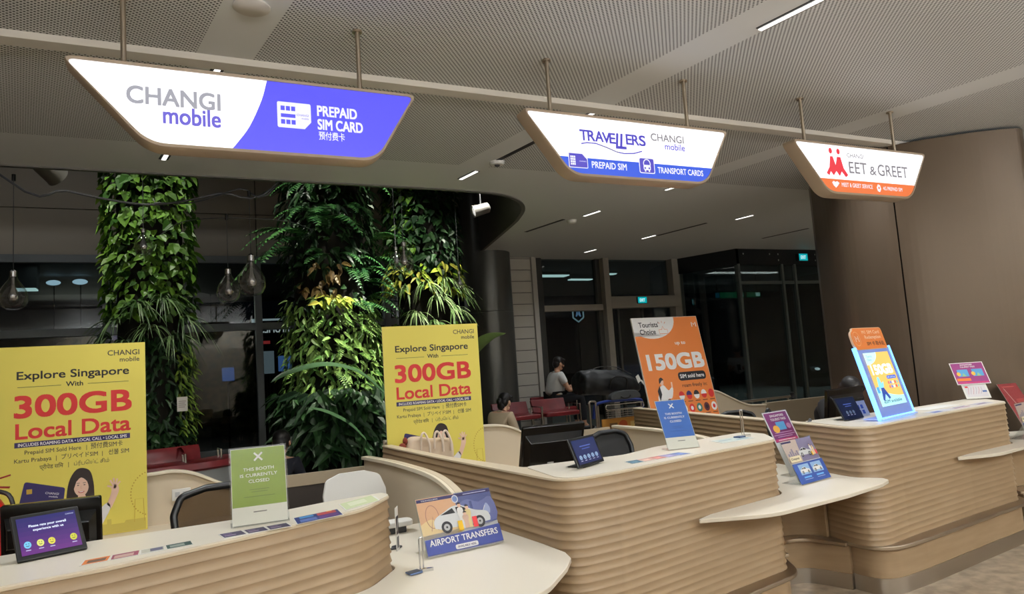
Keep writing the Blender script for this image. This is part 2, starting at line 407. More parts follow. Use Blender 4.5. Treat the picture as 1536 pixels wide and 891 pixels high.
# glazed vestibule that stands out into the hall
t = bpy.data.objects.new('door_2', None); COL.objects.link(t); struct(t)
HEAD = mat('black_glass_header', s(26, 28, 29), .15)
DKGL = pane_mat('dark_glass', (.58, .63, .63), (1, 1, 1))
VX = [9.84, 10.98, 12.9, 14.6]
b = MB()
b.bb(9.84, 14.6, 10.04, 10.10, 3.28, 3.6); b.prism([(9.37, 11.3), (9.43, 11.32), (9.90, 10.04), (9.84, 10.04)], 3.28, 3.6)
b.bb(9.84, 14.6, 10.1, 11.6, 3.5, 3.6)
b.build('header', HEAD, t, smooth=False)
b = MB()
for x in (9.84, 11.0, 11.35, 12.35, 12.95): b.bb(x, x + .055, 10.02, 10.12, 0, 3.3)
b.box((9.6, 10.66, .05), (.06, 1.3, .1), Matrix.Rotation(.352, 3, 'Z')); b.bb(9.84, 14.6, 10.03, 10.11, 0, .1); b.bb(9.84, 14.6, 10.04, 10.1, 2.9, 2.96)
b.build('door_frame', mat('grey_green_aluminium', s(92, 99, 97), .4, .4), t)
b = MB(); b.bb(9.87, 14.6, 10.06, 10.075, .1, 3.3); b.prism([(9.38, 11.3), (9.395, 11.3), (9.865, 10.06), (9.85, 10.06)], .1, 3.3)
b.build('glass', DKGL, t, smooth=False)
b = MB()
for x in (10.02, 10.72, 10.95, 12.0, 12.2): 
    for z in ((3.5, 3.38) if x > 10.9 else (3.5,)): b.cyl((x, 10.045, z), (x, 10.03, z), .018, n=12)
b.build('bolt', CHROME, t)
b = MB(); b.bb(9.5, 16, 11.6, 11.62, 0, 3.6); b.build('inner_glass', DKGL, t, smooth=False)
# big rounded pillar at the right, clad in brown metal sheets
PILL = smooth_open([(6.75, 5.6), (6.47, 5.15), (6.385, 4.88), (6.44, 4.58), (6.56, 4.34), (6.76, 4.10), (7.02, 3.85), (7.26, 3.69), (7.40, 3.66), (7.6, 3.78), (8.1, 4.3), (8.3, 5.0), (7.9, 5.8), (7.2, 6.0)], 5)
BR = mat('brown_brushed_cladding', s(94, 80, 66), .38, .4)
b = MB()
P = ccw([tuple(p) for p in PILL]); Q = offset2(P, -.03)
js = min(range(len(P)), key=lambda i: hypot(P[i][0] - 6.50, P[i][1] - 4.45))
b.prism(Q, 0, ZC - .02, 1)
n = len(P)
for i in range(n):
    a, c = Vector(P[i]), Vector(P[(i + 1) % n])
    if i == js: a = a.lerp(c, min(.9, .012 / (c - a).length))
    qa, qc = Vector(Q[i]), Vector(Q[(i + 1) % n])
    b.raw([(a.x, a.y, 0), (c.x, c.y, 0), (c.x, c.y, ZC - .03), (a.x, a.y, ZC - .03)], [(0, 1, 2, 3)])
    b.raw([(a.x, a.y, ZC - .03), (c.x, c.y, ZC - .03), (qc.x, qc.y, ZC - .03), (qa.x, qa.y, ZC - .03)], [(0, 1, 2, 3)])
struct(b.build('pillar_right', [BR, mat('pillar_joint', s(16, 14, 12), .9)], angle=60))
# ------------------------------------------------------------------ ceiling fittings
LED = mat('led_strip', s(230), .4, emit=(1, .97, .9), es=1.6); TRAYM = mat('light_tray_dark', s(40, 40, 42), .5)
def slot(u0, y, ln, label, w_=.075, lit=True):
    x = u0 + SL * (y - 4.5)
    t = thing('ceiling_light' if lit else 'ceiling_slot', label, 'light' if lit else 'vent', (x, y, ZC), atan2(-SL, 1), 'linear lights in the ceiling' if lit else 'dark slots in the ceiling')
    MB().bb(-w_ / 2, w_ / 2, -ln / 2, ln / 2, -.004, 0).build('tray' if lit else 'slot_body', TRAYM, t, smooth=False)
    if lit:
        b = MB(); k = int(ln / .03)
        for i in range(k): b.box((0, -ln / 2 + (i + .5) * ln / k, -.007), (w_ * .45, ln / k * .86, .006))
        b.build('diffuser', LED, t, smooth=False)
for a in [(.28, 4.47, .22, 'small linear ceiling light right behind the top of the largest purple sign'), (.28, 6.37, .3, 'linear ceiling light just below the largest purple sign'),
          (3.06, 2.78, .42, 'long bright linear ceiling light nearest the camera at top right'), (3.06, 4.56, .26, 'short linear ceiling light touching top edge of middle hanging sign'),
          (3.06, 6.4, .32, 'linear ceiling light beside the corner of the atrium opening'), (5.66, 6.33, .3, 'linear ceiling light right below the middle hanging sign'),
          (5.64, 7.76, .32, 'linear ceiling light second behind the middle hanging sign'), (8.2, 7.6, .3, 'linear ceiling light between middle and orange signs far back'),
          (7.87, 9.16, .3, 'faint linear ceiling light above the teal exit sign of the window wall'), (7.78, 10.48, .3, 'farthest linear ceiling light over the tiled strip'),
          (8.68, 6.45, .3, 'linear ceiling light below the orange striped sign')]: slot(*a)
for a in [(3.06, 5.55, .7, 'dark ceiling slot leading to left end of middle sign'), (5.5, 8.6, .9, 'dark ceiling slot above the tiled strip'), (7.95, 8.55, 1.0, 'dark ceiling slot above the glazed opening'), (10.28, 8.6, .9, 'dark ceiling slot before the glass vestibule')]: slot(*a, .05, False)
t = thing('smoke_detector', 'small white square detector on the ceiling near middle sign', 'detector', (2.85, 5.92, ZC))
MB().lathe([(.06, -.03), (.07, -.02), (.075, 0)][::1], n=20).build('body', WHITEP, t); MB().lathe([(.02, -.045), (.028, -.03)]).build('lens', DKGREY, t)
for x, y, lb in [(5.05, 8.2, 'small white dome detector far along the smooth ceiling')]:
    t = thing('smoke_detector', lb, 'detector', (x, y, ZC)); MB().lathe([(.03, -.05), (.06, -.035), (.07, 0)], n=20).build('body', WHITEP, t)
t = thing('ceiling_speaker', 'round white flush speaker in the ceiling above the largest sign', 'speaker', (.40, 3.69, ZC))
MB().lathe([(.085, -.012), (.095, -.006), (.095, 0)], n=28).build('body', mat('speaker_white', s(205, 200, 192), .6), t)

# ================================================================== counters
def ribbed(b, loop, z0, z1, pitch=.0395, amp=.0042, m=0):
    prof = []; z = z1 - .0; k = 0
    while z > z0 + 1e-4:
        for t, o in ((0, -1), (.3, -.78), (.55, -.3), (.76, .3), (.9, .85), (.965, 1)):
            zz = z - t * pitch
            if zz > z0: prof.append((zz, o * amp))
        z -= pitch
    prof.append((z0, -amp)); prof = prof[::-1]; n = len(loop); nn = normals2(loop); vs = []
    for zz, o in prof: vs += [(p[0] + q.x * o, p[1] + q.y * o, zz) for p, q in zip(loop, nn)]
    return b.raw(vs, [(i * n + j, i * n + (j + 1) % n, (i + 1) * n + (j + 1) % n, (i + 1) * n + j) for i in range(len(prof) - 1) for j in range(n)], m)
ZT = 1.07
def counter(name, label, front, top_in, wing_in, rail_path, low_loop):
    t = thing(name, label, 'counter', (0, 0, 0))
    loop = ccw(densify(fillet(front, 8), .09))
    b = MB(); ribbed(b, loop, .31, ZT - .012); b.prism(offset2(loop, -.008), .315, ZT - .014)
    b.build('body', RIB, t, angle=50)
    edge = offset2(loop, .004)
    MB().prism(edge, ZT - .012, ZT).build('wing_cap', CREAM, t, bevel=.003)
    MB().prism(ccw(fillet(top_in, 8)), ZT, ZT + .005).build('counter_top', WHITE_TOP, t, smooth=False)
    low = ccw(densify(fillet(low_loop, 8), .1))
    MB().prism(low, .10, .285).build('lower_panel', RIB, t)
    MB().prism(offset2(low, .006), 0, .10).build('kick_plate', STEEL, t)
    MB().prism(offset2(low, .045), .285, .312).build('foot_rail', BRONZE, t, bevel=.008)
    return t
C1 = [(-1.15, 5.45, 0), (-1.06, 2.50, .2), (-.2, 2.64, 0), (.3, 2.80, .3), (.70, 2.96, .3), (.878, 3.19, .10), (.86, 3.27, .03), (.62, 3.24, .15), (.25, 3.13, .3), (-.3, 3.12, .2), (-.95, 3.05, .05), (-1.07, 5.45, 0)]
C2 = [(1.46, 5.45, 0), (1.52, 4.3, 0), (1.635, 2.90, .22), (1.95, 2.925, .3), (2.6, 3.05, .5), (3.27, 3.165, .16), (3.44, 3.42, .12), (3.45, 3.61, .10), (2.62, 3.50, .3), (2.3, 3.37, .2), (1.70, 3.44, .06), (1.58, 4.3, 0), (1.53, 5.45, 0)]
C3 = [(4.58, 6.45, 0), (4.15, 4.08, 0), (3.965, 3.10, .22), (4.4, 3.17, .3), (5.3, 3.27, .5), (5.97, 3.325, .16), (6.19, 3.62, .12), (6.20, 3.76, .08), (5.3, 3.68, .3), (4.8, 3.70, .2), (4.14, 3.72, .05), (4.24, 4.08, 0), (4.66, 6.45, 0)]
def top_of(C, i0, i1, extra): return [p for p in C[i0:i1]] + extra
L1 = [(-1.12, 5.4, 0), (-1.03, 2.46, .2), (.32, 2.76, .3), (.76, 2.94, .25), (.90, 3.5, .1), (-.99, 3.5, .06), (-1.07, 5.4, 0)]
L2 = [(1.50, 5.4, 0), (1.60, 2.87, .22), (2.0, 2.89, .3), (2.62, 3.0, .4), (3.25, 3.12, .22), (3.43, 3.42, .12), (3.44, 3.7, .1), (1.75, 3.7, .1), (1.56, 5.4, 0)]
L3 = [(4.58, 6.4, 0), (4.12, 4.08, 0), (4.02, 3.10, .26), (4.5, 3.13, .3), (5.3, 3.22, .5), (5.95, 3.29, .22), (6.17, 3.6, .12), (6.18, 3.78, .08), (4.3, 3.8, .1), (4.62, 6.4, 0)]
counter('service_counter', 'ribbed sand coloured booth counter nearest the camera, green closed sign on it', C1, C1[1:11], None, None, L1)
counter('service_counter', 'ribbed sand coloured booth counter in the middle, blue closed sign on it', C2, C2[2:11], None, None, L2)
counter('service_counter', 'ribbed sand coloured booth counter farthest right, glowing light box on it', C3, C3[2:11], None, None, L3)
def ledge(label, top, wall, low):
    t = thing('side_ledge', label, 'ledge', (0, 0, 0))
    MB().prism(ccw(fillet(top, 8)), .728, .75).build('ledge_top', WHITE_TOP, t, bevel=.004)
    wp = [tuple(p) for p in smooth_open(wall, 5)]
    def strip(p, d0, d1, z0, z1):
        return MB().prism(offset2(p, d0, False) + offset2(p, d1, False)[::-1], z0, z1)
    strip(wp, 0, -.03, .312, .727).build('back_panel', RIB, t)
    lp = [tuple(p) for p in smooth_open(low, 6)]
    strip(lp, 0, -.03, .10, .285).build('lower_panel', RIB, t)
    strip(lp, .006, -.03, 0, .10).build('kick_plate', STEEL, t)
    strip(lp, .045, -.05, .285, .311).build('foot_rail', BRONZE, t, bevel=.008)
    return t
def hug(C, a, b, d=.014):                                         # the part of a counter outline from a to b, a little outside it
    lp = ccw(densify(fillet(C, 8), .05)); n = len(lp); o = offset2(lp, d)
    near = lambda p: min(range(n), key=lambda i: hypot(lp[i][0] - p[0], lp[i][1] - p[1]))
    i, j = near(a), near(b); f = [(i + k) % n for k in range((j - i) % n + 1)]; g = [(i - k) % n for k in range((i - j) % n + 1)]
    return [o[k] for k in (f if len(f) <= len(g) else g)]
ledge('low ivory ledge joining the nearest and middle counters, airport transfer board on it',
      [(.25, 2.60, .02), (.55, 2.46, .3), (1.25, 2.44, .3), (1.50, 2.69, .1), (1.585, 2.80, .06), (1.612, 2.90, .03)] + hug(C2, (1.62, 3.12), (1.53, 4.0)) + [(1.0, 4.0, .05)] + hug(C1, (.88, 3.27), (.42, 2.82)),
      [(.92, 3.36), (.98, 3.5), (1.1, 3.58), (1.35, 3.58), (1.5, 3.44)], [(.95, 3.3), (1.0, 3.46), (1.12, 3.54), (1.3, 3.54), (1.42, 3.48), (1.52, 3.2)])
ledge('low ivory ledge joining middle and right counters, tourist flyers on it',
      [(2.47, 2.985, .01), (2.85, 2.82, .5), (3.5, 2.88, .3), (3.9, 2.955, .1), (4.04, 3.01, .05), (4.07, 3.07, .02)] + hug(C3, (4.02, 3.16), (4.14, 4.0)) + [(3.52, 4.0, .05)] + hug(C2, (3.46, 3.58), (2.6, 3.05)),
      [(3.48, 3.5), (3.52, 3.62), (3.65, 3.70), (3.85, 3.70), (3.98, 3.6), (4.0, 3.5)], [(3.475, 3.40), (3.525, 3.55), (3.64, 3.645), (3.80, 3.66), (3.93, 3.58), (4.01, 3.34)])
ledge('low ivory ledge at the right edge of the farthest counter',
      [(5.06, 3.215, .01), (5.4, 3.11, .5), (6.2, 3.20, .4), (7.1, 3.32, .12), (7.0, 3.50, .05), (6.3, 3.9, .05)] + hug(C3, (6.23, 3.72), (5.25, 3.27)),
      [(6.26, 3.5), (6.3, 3.62), (6.5, 3.60), (6.8, 3.52), (7.05, 3.46)], [(6.3, 3.45), (6.38, 3.54), (6.5, 3.55), (6.8, 3.47), (7.05, 3.41)])
# cream partitions around the booths
def partition(label, parts_):
    t = thing('booth_partition', label, 'partition', (0, 0, 0))
    for nm, mb, m in parts_: mb.build(nm, m, t, bevel=.006)
    return t
def wave(pts, n=6): return [tuple(p) for p in smooth_open(pts, n)]
def back(label, y, prof, x0, x1, shelf=None, cap=None, panel=None, z0=.0):
    out = wave(prof); ps = [('panel', MB().prism_xz([(x0, z0)] + [(x0, out[0][1])] + out + [(x1, out[-1][1]), (x1, z0)], y, y + .05), CREAM)]
    tp = [(x0, out[0][1])] + out + [(x1, out[-1][1])]
    b = MB(); b.prism_xz(tp + [(x, z - .022) for x, z in tp[::-1]], y - .022, y + .0); ps.append(('edge_trim', b, mat('cream_edge', s(236, 224, 200), .4)))
    if shelf: ps.append(('shelf', MB().bb(*shelf), CREAM))
    return partition(label, ps)
back('cream wave topped partition behind the nearest booth', 5.57, [(-1.0, 1.04), (-.6, 1.05), (-.18, 1.05), (-.02, 1.055), (.12, 1.02), (.29, .93), (.47, .84), (.6, .82)], -1.06, .62, (-1.04, .7, 5.1, 5.57, .66, .69))
t = thing('low_screen', 'low brown capped dark screen between nearest booth and its white chair', 'screen', (0, 0, 0))
MB().bb(.62, 1.36, 5.60, 5.64, .82, .91).build('cap_band', mat('taupe_laminate', s(160, 145, 122), .5), t, bevel=.004); MB().bb(.62, 1.36, 5.61, 5.63, 0, .82).build('panel', mat('dark_brown_panel', s(48, 40, 34), .6), t)
def side(label, x, prof, y0, y1):
    out = wave(prof)
    b = MB().prism_yz([(y0, 0)] + out + [(y1, 0)], x, x + .045)
    tr = MB().prism_yz(out + [(y - .0, z - .024) for y, z in out[::-1]], x - .02, x)
    return partition(label, [('panel', b, CREAM), ('edge_trim', tr, mat('cream_edge', (1, 1, 1)))])
side('cream round ended partition right of the white chair', 1.32, [(5.5, 1.0), (4.8, 1.03), (4.3, 1.04), (3.95, 1.04), (3.7, 1.02), (3.5, .97), (3.4, .88), (3.37, .75)], 5.5, 3.37)
back('cream wave topped partition behind the middle booth', 5.75, [(1.6, 1.08), (2.2, 1.11), (2.45, 1.12), (2.62, 1.11), (2.78, 1.06), (2.9, .98), (3.05, .94), (3.2, .95)], 1.56, 3.22, (1.6, 2.9, 5.3, 5.75, .66, .69))
t = thing('low_screen', 'low taupe screen behind the black office chair of middle booth', 'screen', (0, 0, 0))
MB().bb(3.22, 3.80, 5.76, 5.80, .5, .97).build('panel', mat('taupe_laminate', s(160, 145, 122), .5), t, bevel=.004)
MB().bb(3.24, 3.78, 5.77, 5.79, 0, .5).build('base', mat('dark_brown_panel', s(48, 40, 34), .6), t)
side('cream round ended partition right of the black office chair in the middle booth', 3.86, [(5.8, .98), (5.2, .98), (4.7, .96), (4.4, .93), (4.2, .86), (4.12, .75)], 5.8, 4.12)
back('cream wave topped partition behind the right booth', 6.9, [(5.2, 1.12), (5.6, 1.16), (5.95, 1.17), (6.2, 1.14), (6.45, 1.03), (6.7, .93), (7.0, .90)], 5.15, 7.02)
t = thing('low_screen', 'low taupe screen left of the bowed head behind the right booth', 'screen', (0, 0, 0))
MB().bb(7.02, 8.3, 6.93, 6.97, .4, .91).build('panel', mat('taupe_laminate', s(160, 145, 122), .5), t, bevel=.004); MB().bb(7.05, 8.25, 6.94, 6.96, 0, .4).build('base', mat('dark_brown_panel', s(48, 40, 34), .6), t)
# black labels on the partitions
t = thing('wall_socket', 'white double socket plate on the nearest booth partition', 'socket', (.03, 5.56, .88)); MB().bb(-.06, .06, -.012, .0, -.04, .04).build('plate', WHITEP, t, bevel=.004); [MB().bb(x_, x_ + .03, -.018, -.012, -.015, .02).build('plug', mat('plug_grey', s(190), .5), t) for x_ in (-.04, .01)]
t = thing('wall_socket', 'small black plate on the right booth partition beside orange board', 'socket', (6.02, 6.87, .98)); MB().bb(-.1, .1, -.012, .02, -.03, .03).build('plate', BLACK, t, bevel=.004)

# ================================================================== hanging signs
SY = 3.71
def hanging_sign(label, x0, x1, xb0, xb1, rods, art, group='hanging boat shaped light signs'):
    xc = (x0 + x1) / 2
    t = thing('hanging_sign', label, 'sign', (0, SY, 0))
    out = fillet([(x0, 3.235, .035), (xb0, 2.805, .20), (xb1, 2.805, .18), (x1, 3.235, .035)], 10)
    inn = [(x0 + .032, 3.213, .02), (xb0 + .008, 2.828, .19), (xb1 - .008, 2.828, .17), (x1 - .032, 3.213, .02)]
    face = fillet(inn, 10)
    b = MB(); o = ccw(out); i_ = ccw(face); n = len(o)
    # housing ring: outer skin with rounded edge, front rim, recess
    rows = [[(x, .13, z) for x, z in offset2(o, -.02)], [(x, .115, z) for x, z in o], [(x, .015, z) for x, z in o], [(x, .0, z) for x, z in offset2(o, -.008)], [(x, .0, z) for x, z in i_], [(x, .012, z) for x, z in i_]]
    vs = [p for r in rows for p in r]
    b.raw(vs, [(k * n + j, (k + 1) * n + j, (k + 1) * n + (j + 1) % n, k * n + (j + 1) % n) for k in range(5) for j in range(n)] + [tuple(range(n))])
    b.build('housing', TAUPE, t)
    for x in rods:
        r = MB().cyl((x, .065, 3.23), (x, .065, ZC), .0135, n=14); r.lathe([(.028, ZC - .012), (.028, ZC)], (x, .065, 0)); r.build('hanging_rod', BRONZE, t)
    a = Art(); art(a, i_); a.build(t, None, 'lit_face', .008)
    return t
LW = glow((252, 252, 255), 1.35); LBLUE = glow((92, 88, 246), 1.0); LGREY = glow((166, 166, 176), 1.); LPUR = glow((110, 100, 214), 1.); LWT = glow((244, 244, 255), 1.)
LB2 = glow((52, 92, 226), 1.); LVIO = glow((84, 74, 196), 1.); LOR = glow((240, 120, 62), 1.); LRED = glow((238, 58, 72), 1.); LG2 = glow((138, 134, 140), 1.)
def clip(poly, f):                                                # keep the side where f(x, z) >= 0
    out = []; n = len(poly)
    for i in range(n):
        a, b = poly[i], poly[(i + 1) % n]; fa, fb = f(*a), f(*b)
        if fa >= 0: out.append(a)
        if fa * fb < 0:
            t = fa / (fa - fb); out.append((a[0] + (b[0] - a[0]) * t, a[1] + (b[1] - a[1]) * t))
    return out
def art1(a, face):
    a.poly(face, LW, 1)
    # purple half, bounded by a curve
    cur = [tuple(q) for q in smooth_open([(.288, 2.829), (.312, 2.86), (.375, 2.955), (.437, 3.10), (.468, 3.214)], 4)]
    right = [p for p in clip(face, lambda x, z: x - .475)]
    right = sorted(right, key=lambda p: 0)
    rb = [p for p in face if p[0] > .475]
    # walk the face outline from the lower end of the curve round to its upper end
    k = min(range(len(rb)), key=lambda i: (abs(rb[i][1] - 2.828) + abs(rb[i][0] - .9)))
    order = sorted(rb, key=lambda p: atan2(p[1] - 3.02, p[0] - .5))
    a.poly(cur[::-1] + order, LBLUE, 2)
    a.text('CHANGI', -.185, 3.025, .088, LGREY, 3, w=.42, bold=.026); a.text('mobile', .235, 2.935, .088, LPUR, 3, al='R', w=.262, bold=.022)
    a.poly([(.515, 3.10), (.52, 3.107), (.685, 3.107), (.69, 3.10), (.69, 3.005), (.655, 2.965), (.52, 2.965), (.515, 2.972)], LWT, 3)
    for r_, z in ((0, 3.06), (1, 3.03), (2, 2.985)):
        if r_ == 1: a.rect(.533, z - .008, .608, z + .012, LBLUE, 4)
        else:
            for c in range(3): a.rect(.533 + c * .027, z, .554 + c * .027, z + .025, LBLUE, 4)
    a.text('CHANGI', .615, 3.035, .012, LPUR, 4, w=.062); a.text('mobile', .677, 3.018, .011, LPUR, 4, al='R', w=.036)
    a.text('PREPAID', .725, 3.048, .058, LWT, 3, w=.215, bold=.03); a.text('SIM CARD', .725, 2.972, .058, LWT, 3, w=.245, bold=.03); a.text('预付费卡', .728, 2.918, .036, LWT, 3, w=.14, bold=.012)
hanging_sign('largest hanging sign, white and purple with a sim card symbol, nearest the camera', -.475, 1.305, -.10, 1.05, (-.20, .98), art1)
def simicon(a, x, z, w_, h, bg, fg, l):
    a.rrect(x, z, x + w_, z + h, .008, LWT, l); a.poly([(x + .005, z + .005), (x + w_ - .005, z + .005), (x + w_ - .005, z + h * .6), (x + w_ * .72, z + h - .005), (x + .005, z + h - .005)], bg, l + 1)
    for i in range(3):
        for j in range(4): a.rect(x + .014 + i * .013, z + .018 + j * .016, x + .025 + i * .013, z + .031 + j * .016, fg, l + 2)
    a.text('CHANGI', x + w_ * .55, z + h * .42, .008, fg, l + 2, w=w_ * .36)
def art2(a, face):
    a.poly(face, LW, 1); a.poly(clip(face, lambda x, z: 2.936 + (x - 2.2) * .0 - z), LB2, 2)
    for i, (ch, w_, dz) in enumerate([('T', .058, 0), ('R', .055, 0), ('A', .062, 0), ('V', .062, 0), ('E', .046, 0), ('L', .046, -.03), ('L', .046, -.03), ('E', .046, 0), ('R', .055, 0), ('S', .052, 0)]):
        a.text(ch, 2.40 + sum((.061, .058, .056, .056, .048, .034, .052, .050, .058, .052)[:i]), 3.055 + dz - (.004 if 2 < i < 7 else 0), .072 if i not in (5, 6) else .105, LVIO, 3, w=w_, bold=.028, shear=.12 if i in (5, 6) else 0)
    a.line([(2.405, 3.03), (2.45, 3.04), (2.52, 3.04), (2.60, 3.02), (2.68, 2.995), (2.74, 2.988), (2.82, 2.995), (2.89, 3.015)], .008, LVIO, 3); a.line([(2.55, 3.03), (2.62, 3.012), (2.70, 2.99)], .004, LG2, 4)
    a.text('CHANGI', 2.975, 3.10, .052, LG2, 3, w=.285, bold=.018); a.text('mobile', 3.265, 3.045, .046, LPUR, 3, al='R', w=.175, bold=.018)
    simicon(a, 2.30, 2.865, .145, .10, LVIO, LWT, 3)
    a.text('PREPAID SIM', 2.475, 2.873, .045, LWT, 3, w=.275, bold=.02)
    a.rrect(2.855, 2.862, 2.985, 2.972, .015, LWT, 3); a.rrect(2.861, 2.868, 2.979, 2.966, .012, LVIO, 4)
    a.ring(2.92, 2.93, .028, .03, .007, LWT, 5, 18); a.rrect(2.89, 2.885, 2.95, 2.922, .012, LWT, 5); a.rect(2.898, 2.874, 2.91, 2.886, LWT, 5); a.rect(2.93, 2.874, 2.942, 2.886, LWT, 5); a.ell(2.903, 2.899, .007, None, LVIO, 6, 10); a.ell(2.937, 2.899, .007, None, LVIO, 6, 10)
    a.text('TRANSPORT CARDS', 3.01, 2.873, .042, LWT, 3, w=.40, bold=.02)
hanging_sign('middle hanging sign, white with blue strip and a bus symbol', 1.975, 3.69, 2.31, 3.44, (2.225, 3.36), art2)
def art3(a, face):
    a.poly(face, LW, 1); a.poly(clip(face, lambda x, z: 2.934 - z), LOR, 2)
    for dx in (0, .09):
        a.ell(4.755 + dx, 3.165, .02, .024, LRED, 3, 16)
    a.poly([(4.745, 3.12), (4.775, 3.12), (4.80, 3.05), (4.825, 3.12), (4.865, 3.12), (4.89, 3.03), (4.935, 2.975), (4.905, 2.955), (4.862, 3.0), (4.835, 2.96), (4.80, 3.0), (4.765, 2.962), (4.735, 2.995), (4.715, 2.96), (4.685, 2.978), (4.725, 3.03)], LRED, 3)
    a.text('CHANGI', 4.945, 3.125, .036, LG2, 3, w=.20, bold=.012); a.text('EET', 4.955, 2.995, .098, LG2, 3, w=.215, bold=.012); a.text('&', 5.205, 2.995, .075, LG2, 3, w=.08, bold=.012); a.text('GREET', 5.305, 2.995, .098, LG2, 3, w=.385, bold=.012)
    a.poly([(4.735, 2.905), (4.755, 2.918), (4.775, 2.91), (4.795, 2.918), (4.82, 2.903), (4.80, 2.882), (4.775, 2.862), (4.75, 2.88)], LWT, 3); a.text('MEET & GREET SERVICE', 4.845, 2.876, .034, LWT, 3, w=.37, bold=.012)
    a.poly([(5.265, 2.89), (5.285, 2.92), (5.31, 2.91), (5.32, 2.88), (5.30, 2.852), (5.275, 2.86)], LWT, 3); a.ell(5.293, 2.888, .01, None, LOR, 4, 12); a.text('4G PREPAID SIM', 5.345, 2.872, .032, LWT, 3, w=.245, bold=.012)
hanging_sign('hanging sign farthest right, white with orange strip and red figures', 4.325, 5.975, 4.68, 5.70, (4.545, 5.64), art3)

# ================================================================== the planted columns
def leafmat(name, c1, c2, rough=.42):
    m = mat(name, s(*c1), rough, spec=.4); N, L = nd(m)
    g = N.new('ShaderNodeNewGeometry'); r = N.new('ShaderNodeValToRGB')
    r.color_ramp.elements[0].color = (*s(*c1), 1); r.color_ramp.elements[1].color = (*s(*c2), 1)
    L.new(g.outputs['Random Per Island'], r.inputs[0]); L.new(r.outputs[0], N['Principled BSDF'].inputs['Base Color']); return m
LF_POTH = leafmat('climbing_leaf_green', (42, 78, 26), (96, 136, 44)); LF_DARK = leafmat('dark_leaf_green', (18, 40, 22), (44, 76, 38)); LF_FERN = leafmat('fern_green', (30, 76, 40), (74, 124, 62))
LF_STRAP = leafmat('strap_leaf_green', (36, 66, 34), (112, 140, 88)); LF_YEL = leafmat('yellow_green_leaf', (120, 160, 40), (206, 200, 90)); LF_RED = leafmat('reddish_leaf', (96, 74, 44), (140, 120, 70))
RN = random.Random(11)
def leaf(b, p, d, nrm, L_, W_, droop=.25):
    d = d.normalized(); nrm = (nrm - d * nrm.dot(d)).normalized(); t = d.cross(nrm)
    q = lambda a, w_, h: p + d * (a * L_) + t * (w_ * W_) + nrm * (h * W_ - droop * L_ * a * a)
    V = [q(0, 0, 0), q(.3, 0, -.12), q(.65, 0, -.1), q(1, 0, 0), q(.12, .42, .1), q(.42, .5, .12), q(.75, .27, .05), q(.12, -.42, .1), q(.42, -.5, .12), q(.75, -.27, .05)]
    b.raw(V, [(0, 1, 5, 4), (1, 2, 6, 5), (2, 3, 6), (0, 7, 8, 1), (1, 8, 9, 2), (2, 9, 3)])
def blade(b, p, d, L_, W_, sag, n=6):
    d = d.normalized(); side_ = d.cross(Vector((0, 0, 1))); side_ = side_.normalized() if side_.length > .05 else Vector((1, 0, 0)); V = []
    for i in range(n + 1):
        t = i / n; c = p + d * (L_ * t) + Vector((0, 0, -sag * L_ * t * t)); w_ = W_ * (.55 + .45 * sin(pi * min(1, t * 1.6))) * (1 - t ** 3) * .5 + .0006
        V += [c + side_ * w_, c - side_ * w_ + Vector((0, 0, .15 * W_))]
    b.raw(V, [(2 * i, 2 * i + 1, 2 * i + 3, 2 * i + 2) for i in range(n)])
def frond(b, p, d, L_, W_, sag, n=15):
    d = d.normalized(); side_ = d.cross(Vector((0, 0, 1))).normalized(); pts = [p + d * (L_ * i / n) + Vector((0, 0, -sag * L_ * (i / n) ** 2)) for i in range(n + 1)]
    b.tube(pts, [.004 * (1 - .7 * i / n) for i in range(n + 1)], 3, cap=False)
    for i in range(1, n):
        t = i / n; w_ = W_ * (sin(pi * (t * .82 + .15)) ** .8) * (1 - .35 * t); a = (pts[i + 1] - pts[i - 1]).normalized(); up = side_.cross(a)
        for sg in (-1, 1):
            e = (side_ * sg + a * .45 - up * (.12 + .2 * RN.random())).normalized(); o = pts[i]; h_ = L_ / n * .52
            m_ = o + e * w_ * .45
            b.raw([o - a * h_ * .5, m_ + a * h_ * .1 - a * h_ * .6, o + e * w_, m_ + a * h_ * .75, o + a * h_ * .5], [(0, 1, 2, 3, 4)])
def rad(a): return Vector((cos(a), sin(a), 0))
def facing(lo=-pi, hi=0.): return RN.uniform(lo - .35, hi + .35)             # mostly the side the hall sees, some round the back
def climbers(b, c, R, z0, z1, n, L_=(.07, .13), ar=.8, a=None):
    for _ in range(n):
        th = RN.uniform(*a) if a else facing(); z = RN.uniform(z0, z1); o = rad(th); r = R * RN.uniform(.86, 1.12)
        p = Vector((c[0], c[1], z)) + o * r; t = Vector((-sin(th), cos(th), 0))
        d = o * RN.uniform(.2, .9) + Vector((0, 0, -RN.uniform(.1, 1.1))) + t * RN.uniform(-.8, .8); l = RN.uniform(*L_)
        leaf(b, p, d, o + Vector((0, 0, .6)) + t * RN.uniform(-.5, .5), l, l * ar)
def bushy(b, c, R, z0, z1, n, L_=(.08, .15), a=None): climbers(b, c, R, z0, z1, n, L_, .34, a)
def tufts(b, c, R, spots, L_=.45, W_=.024, n=26):
    for th, z in spots:
        o = rad(th); p = Vector((c[0], c[1], z)) + o * R * .95; t = Vector((-sin(th), cos(th), 0))
        for _ in range(n):
            d = o * RN.uniform(.3, .9) + t * RN.uniform(-.9, .9) + Vector((0, 0, RN.uniform(.2, 1.1))); blade(b, p, d, L_ * RN.uniform(.65, 1.1), W_ * RN.uniform(.7, 1.2), RN.uniform(.7, 1.4))
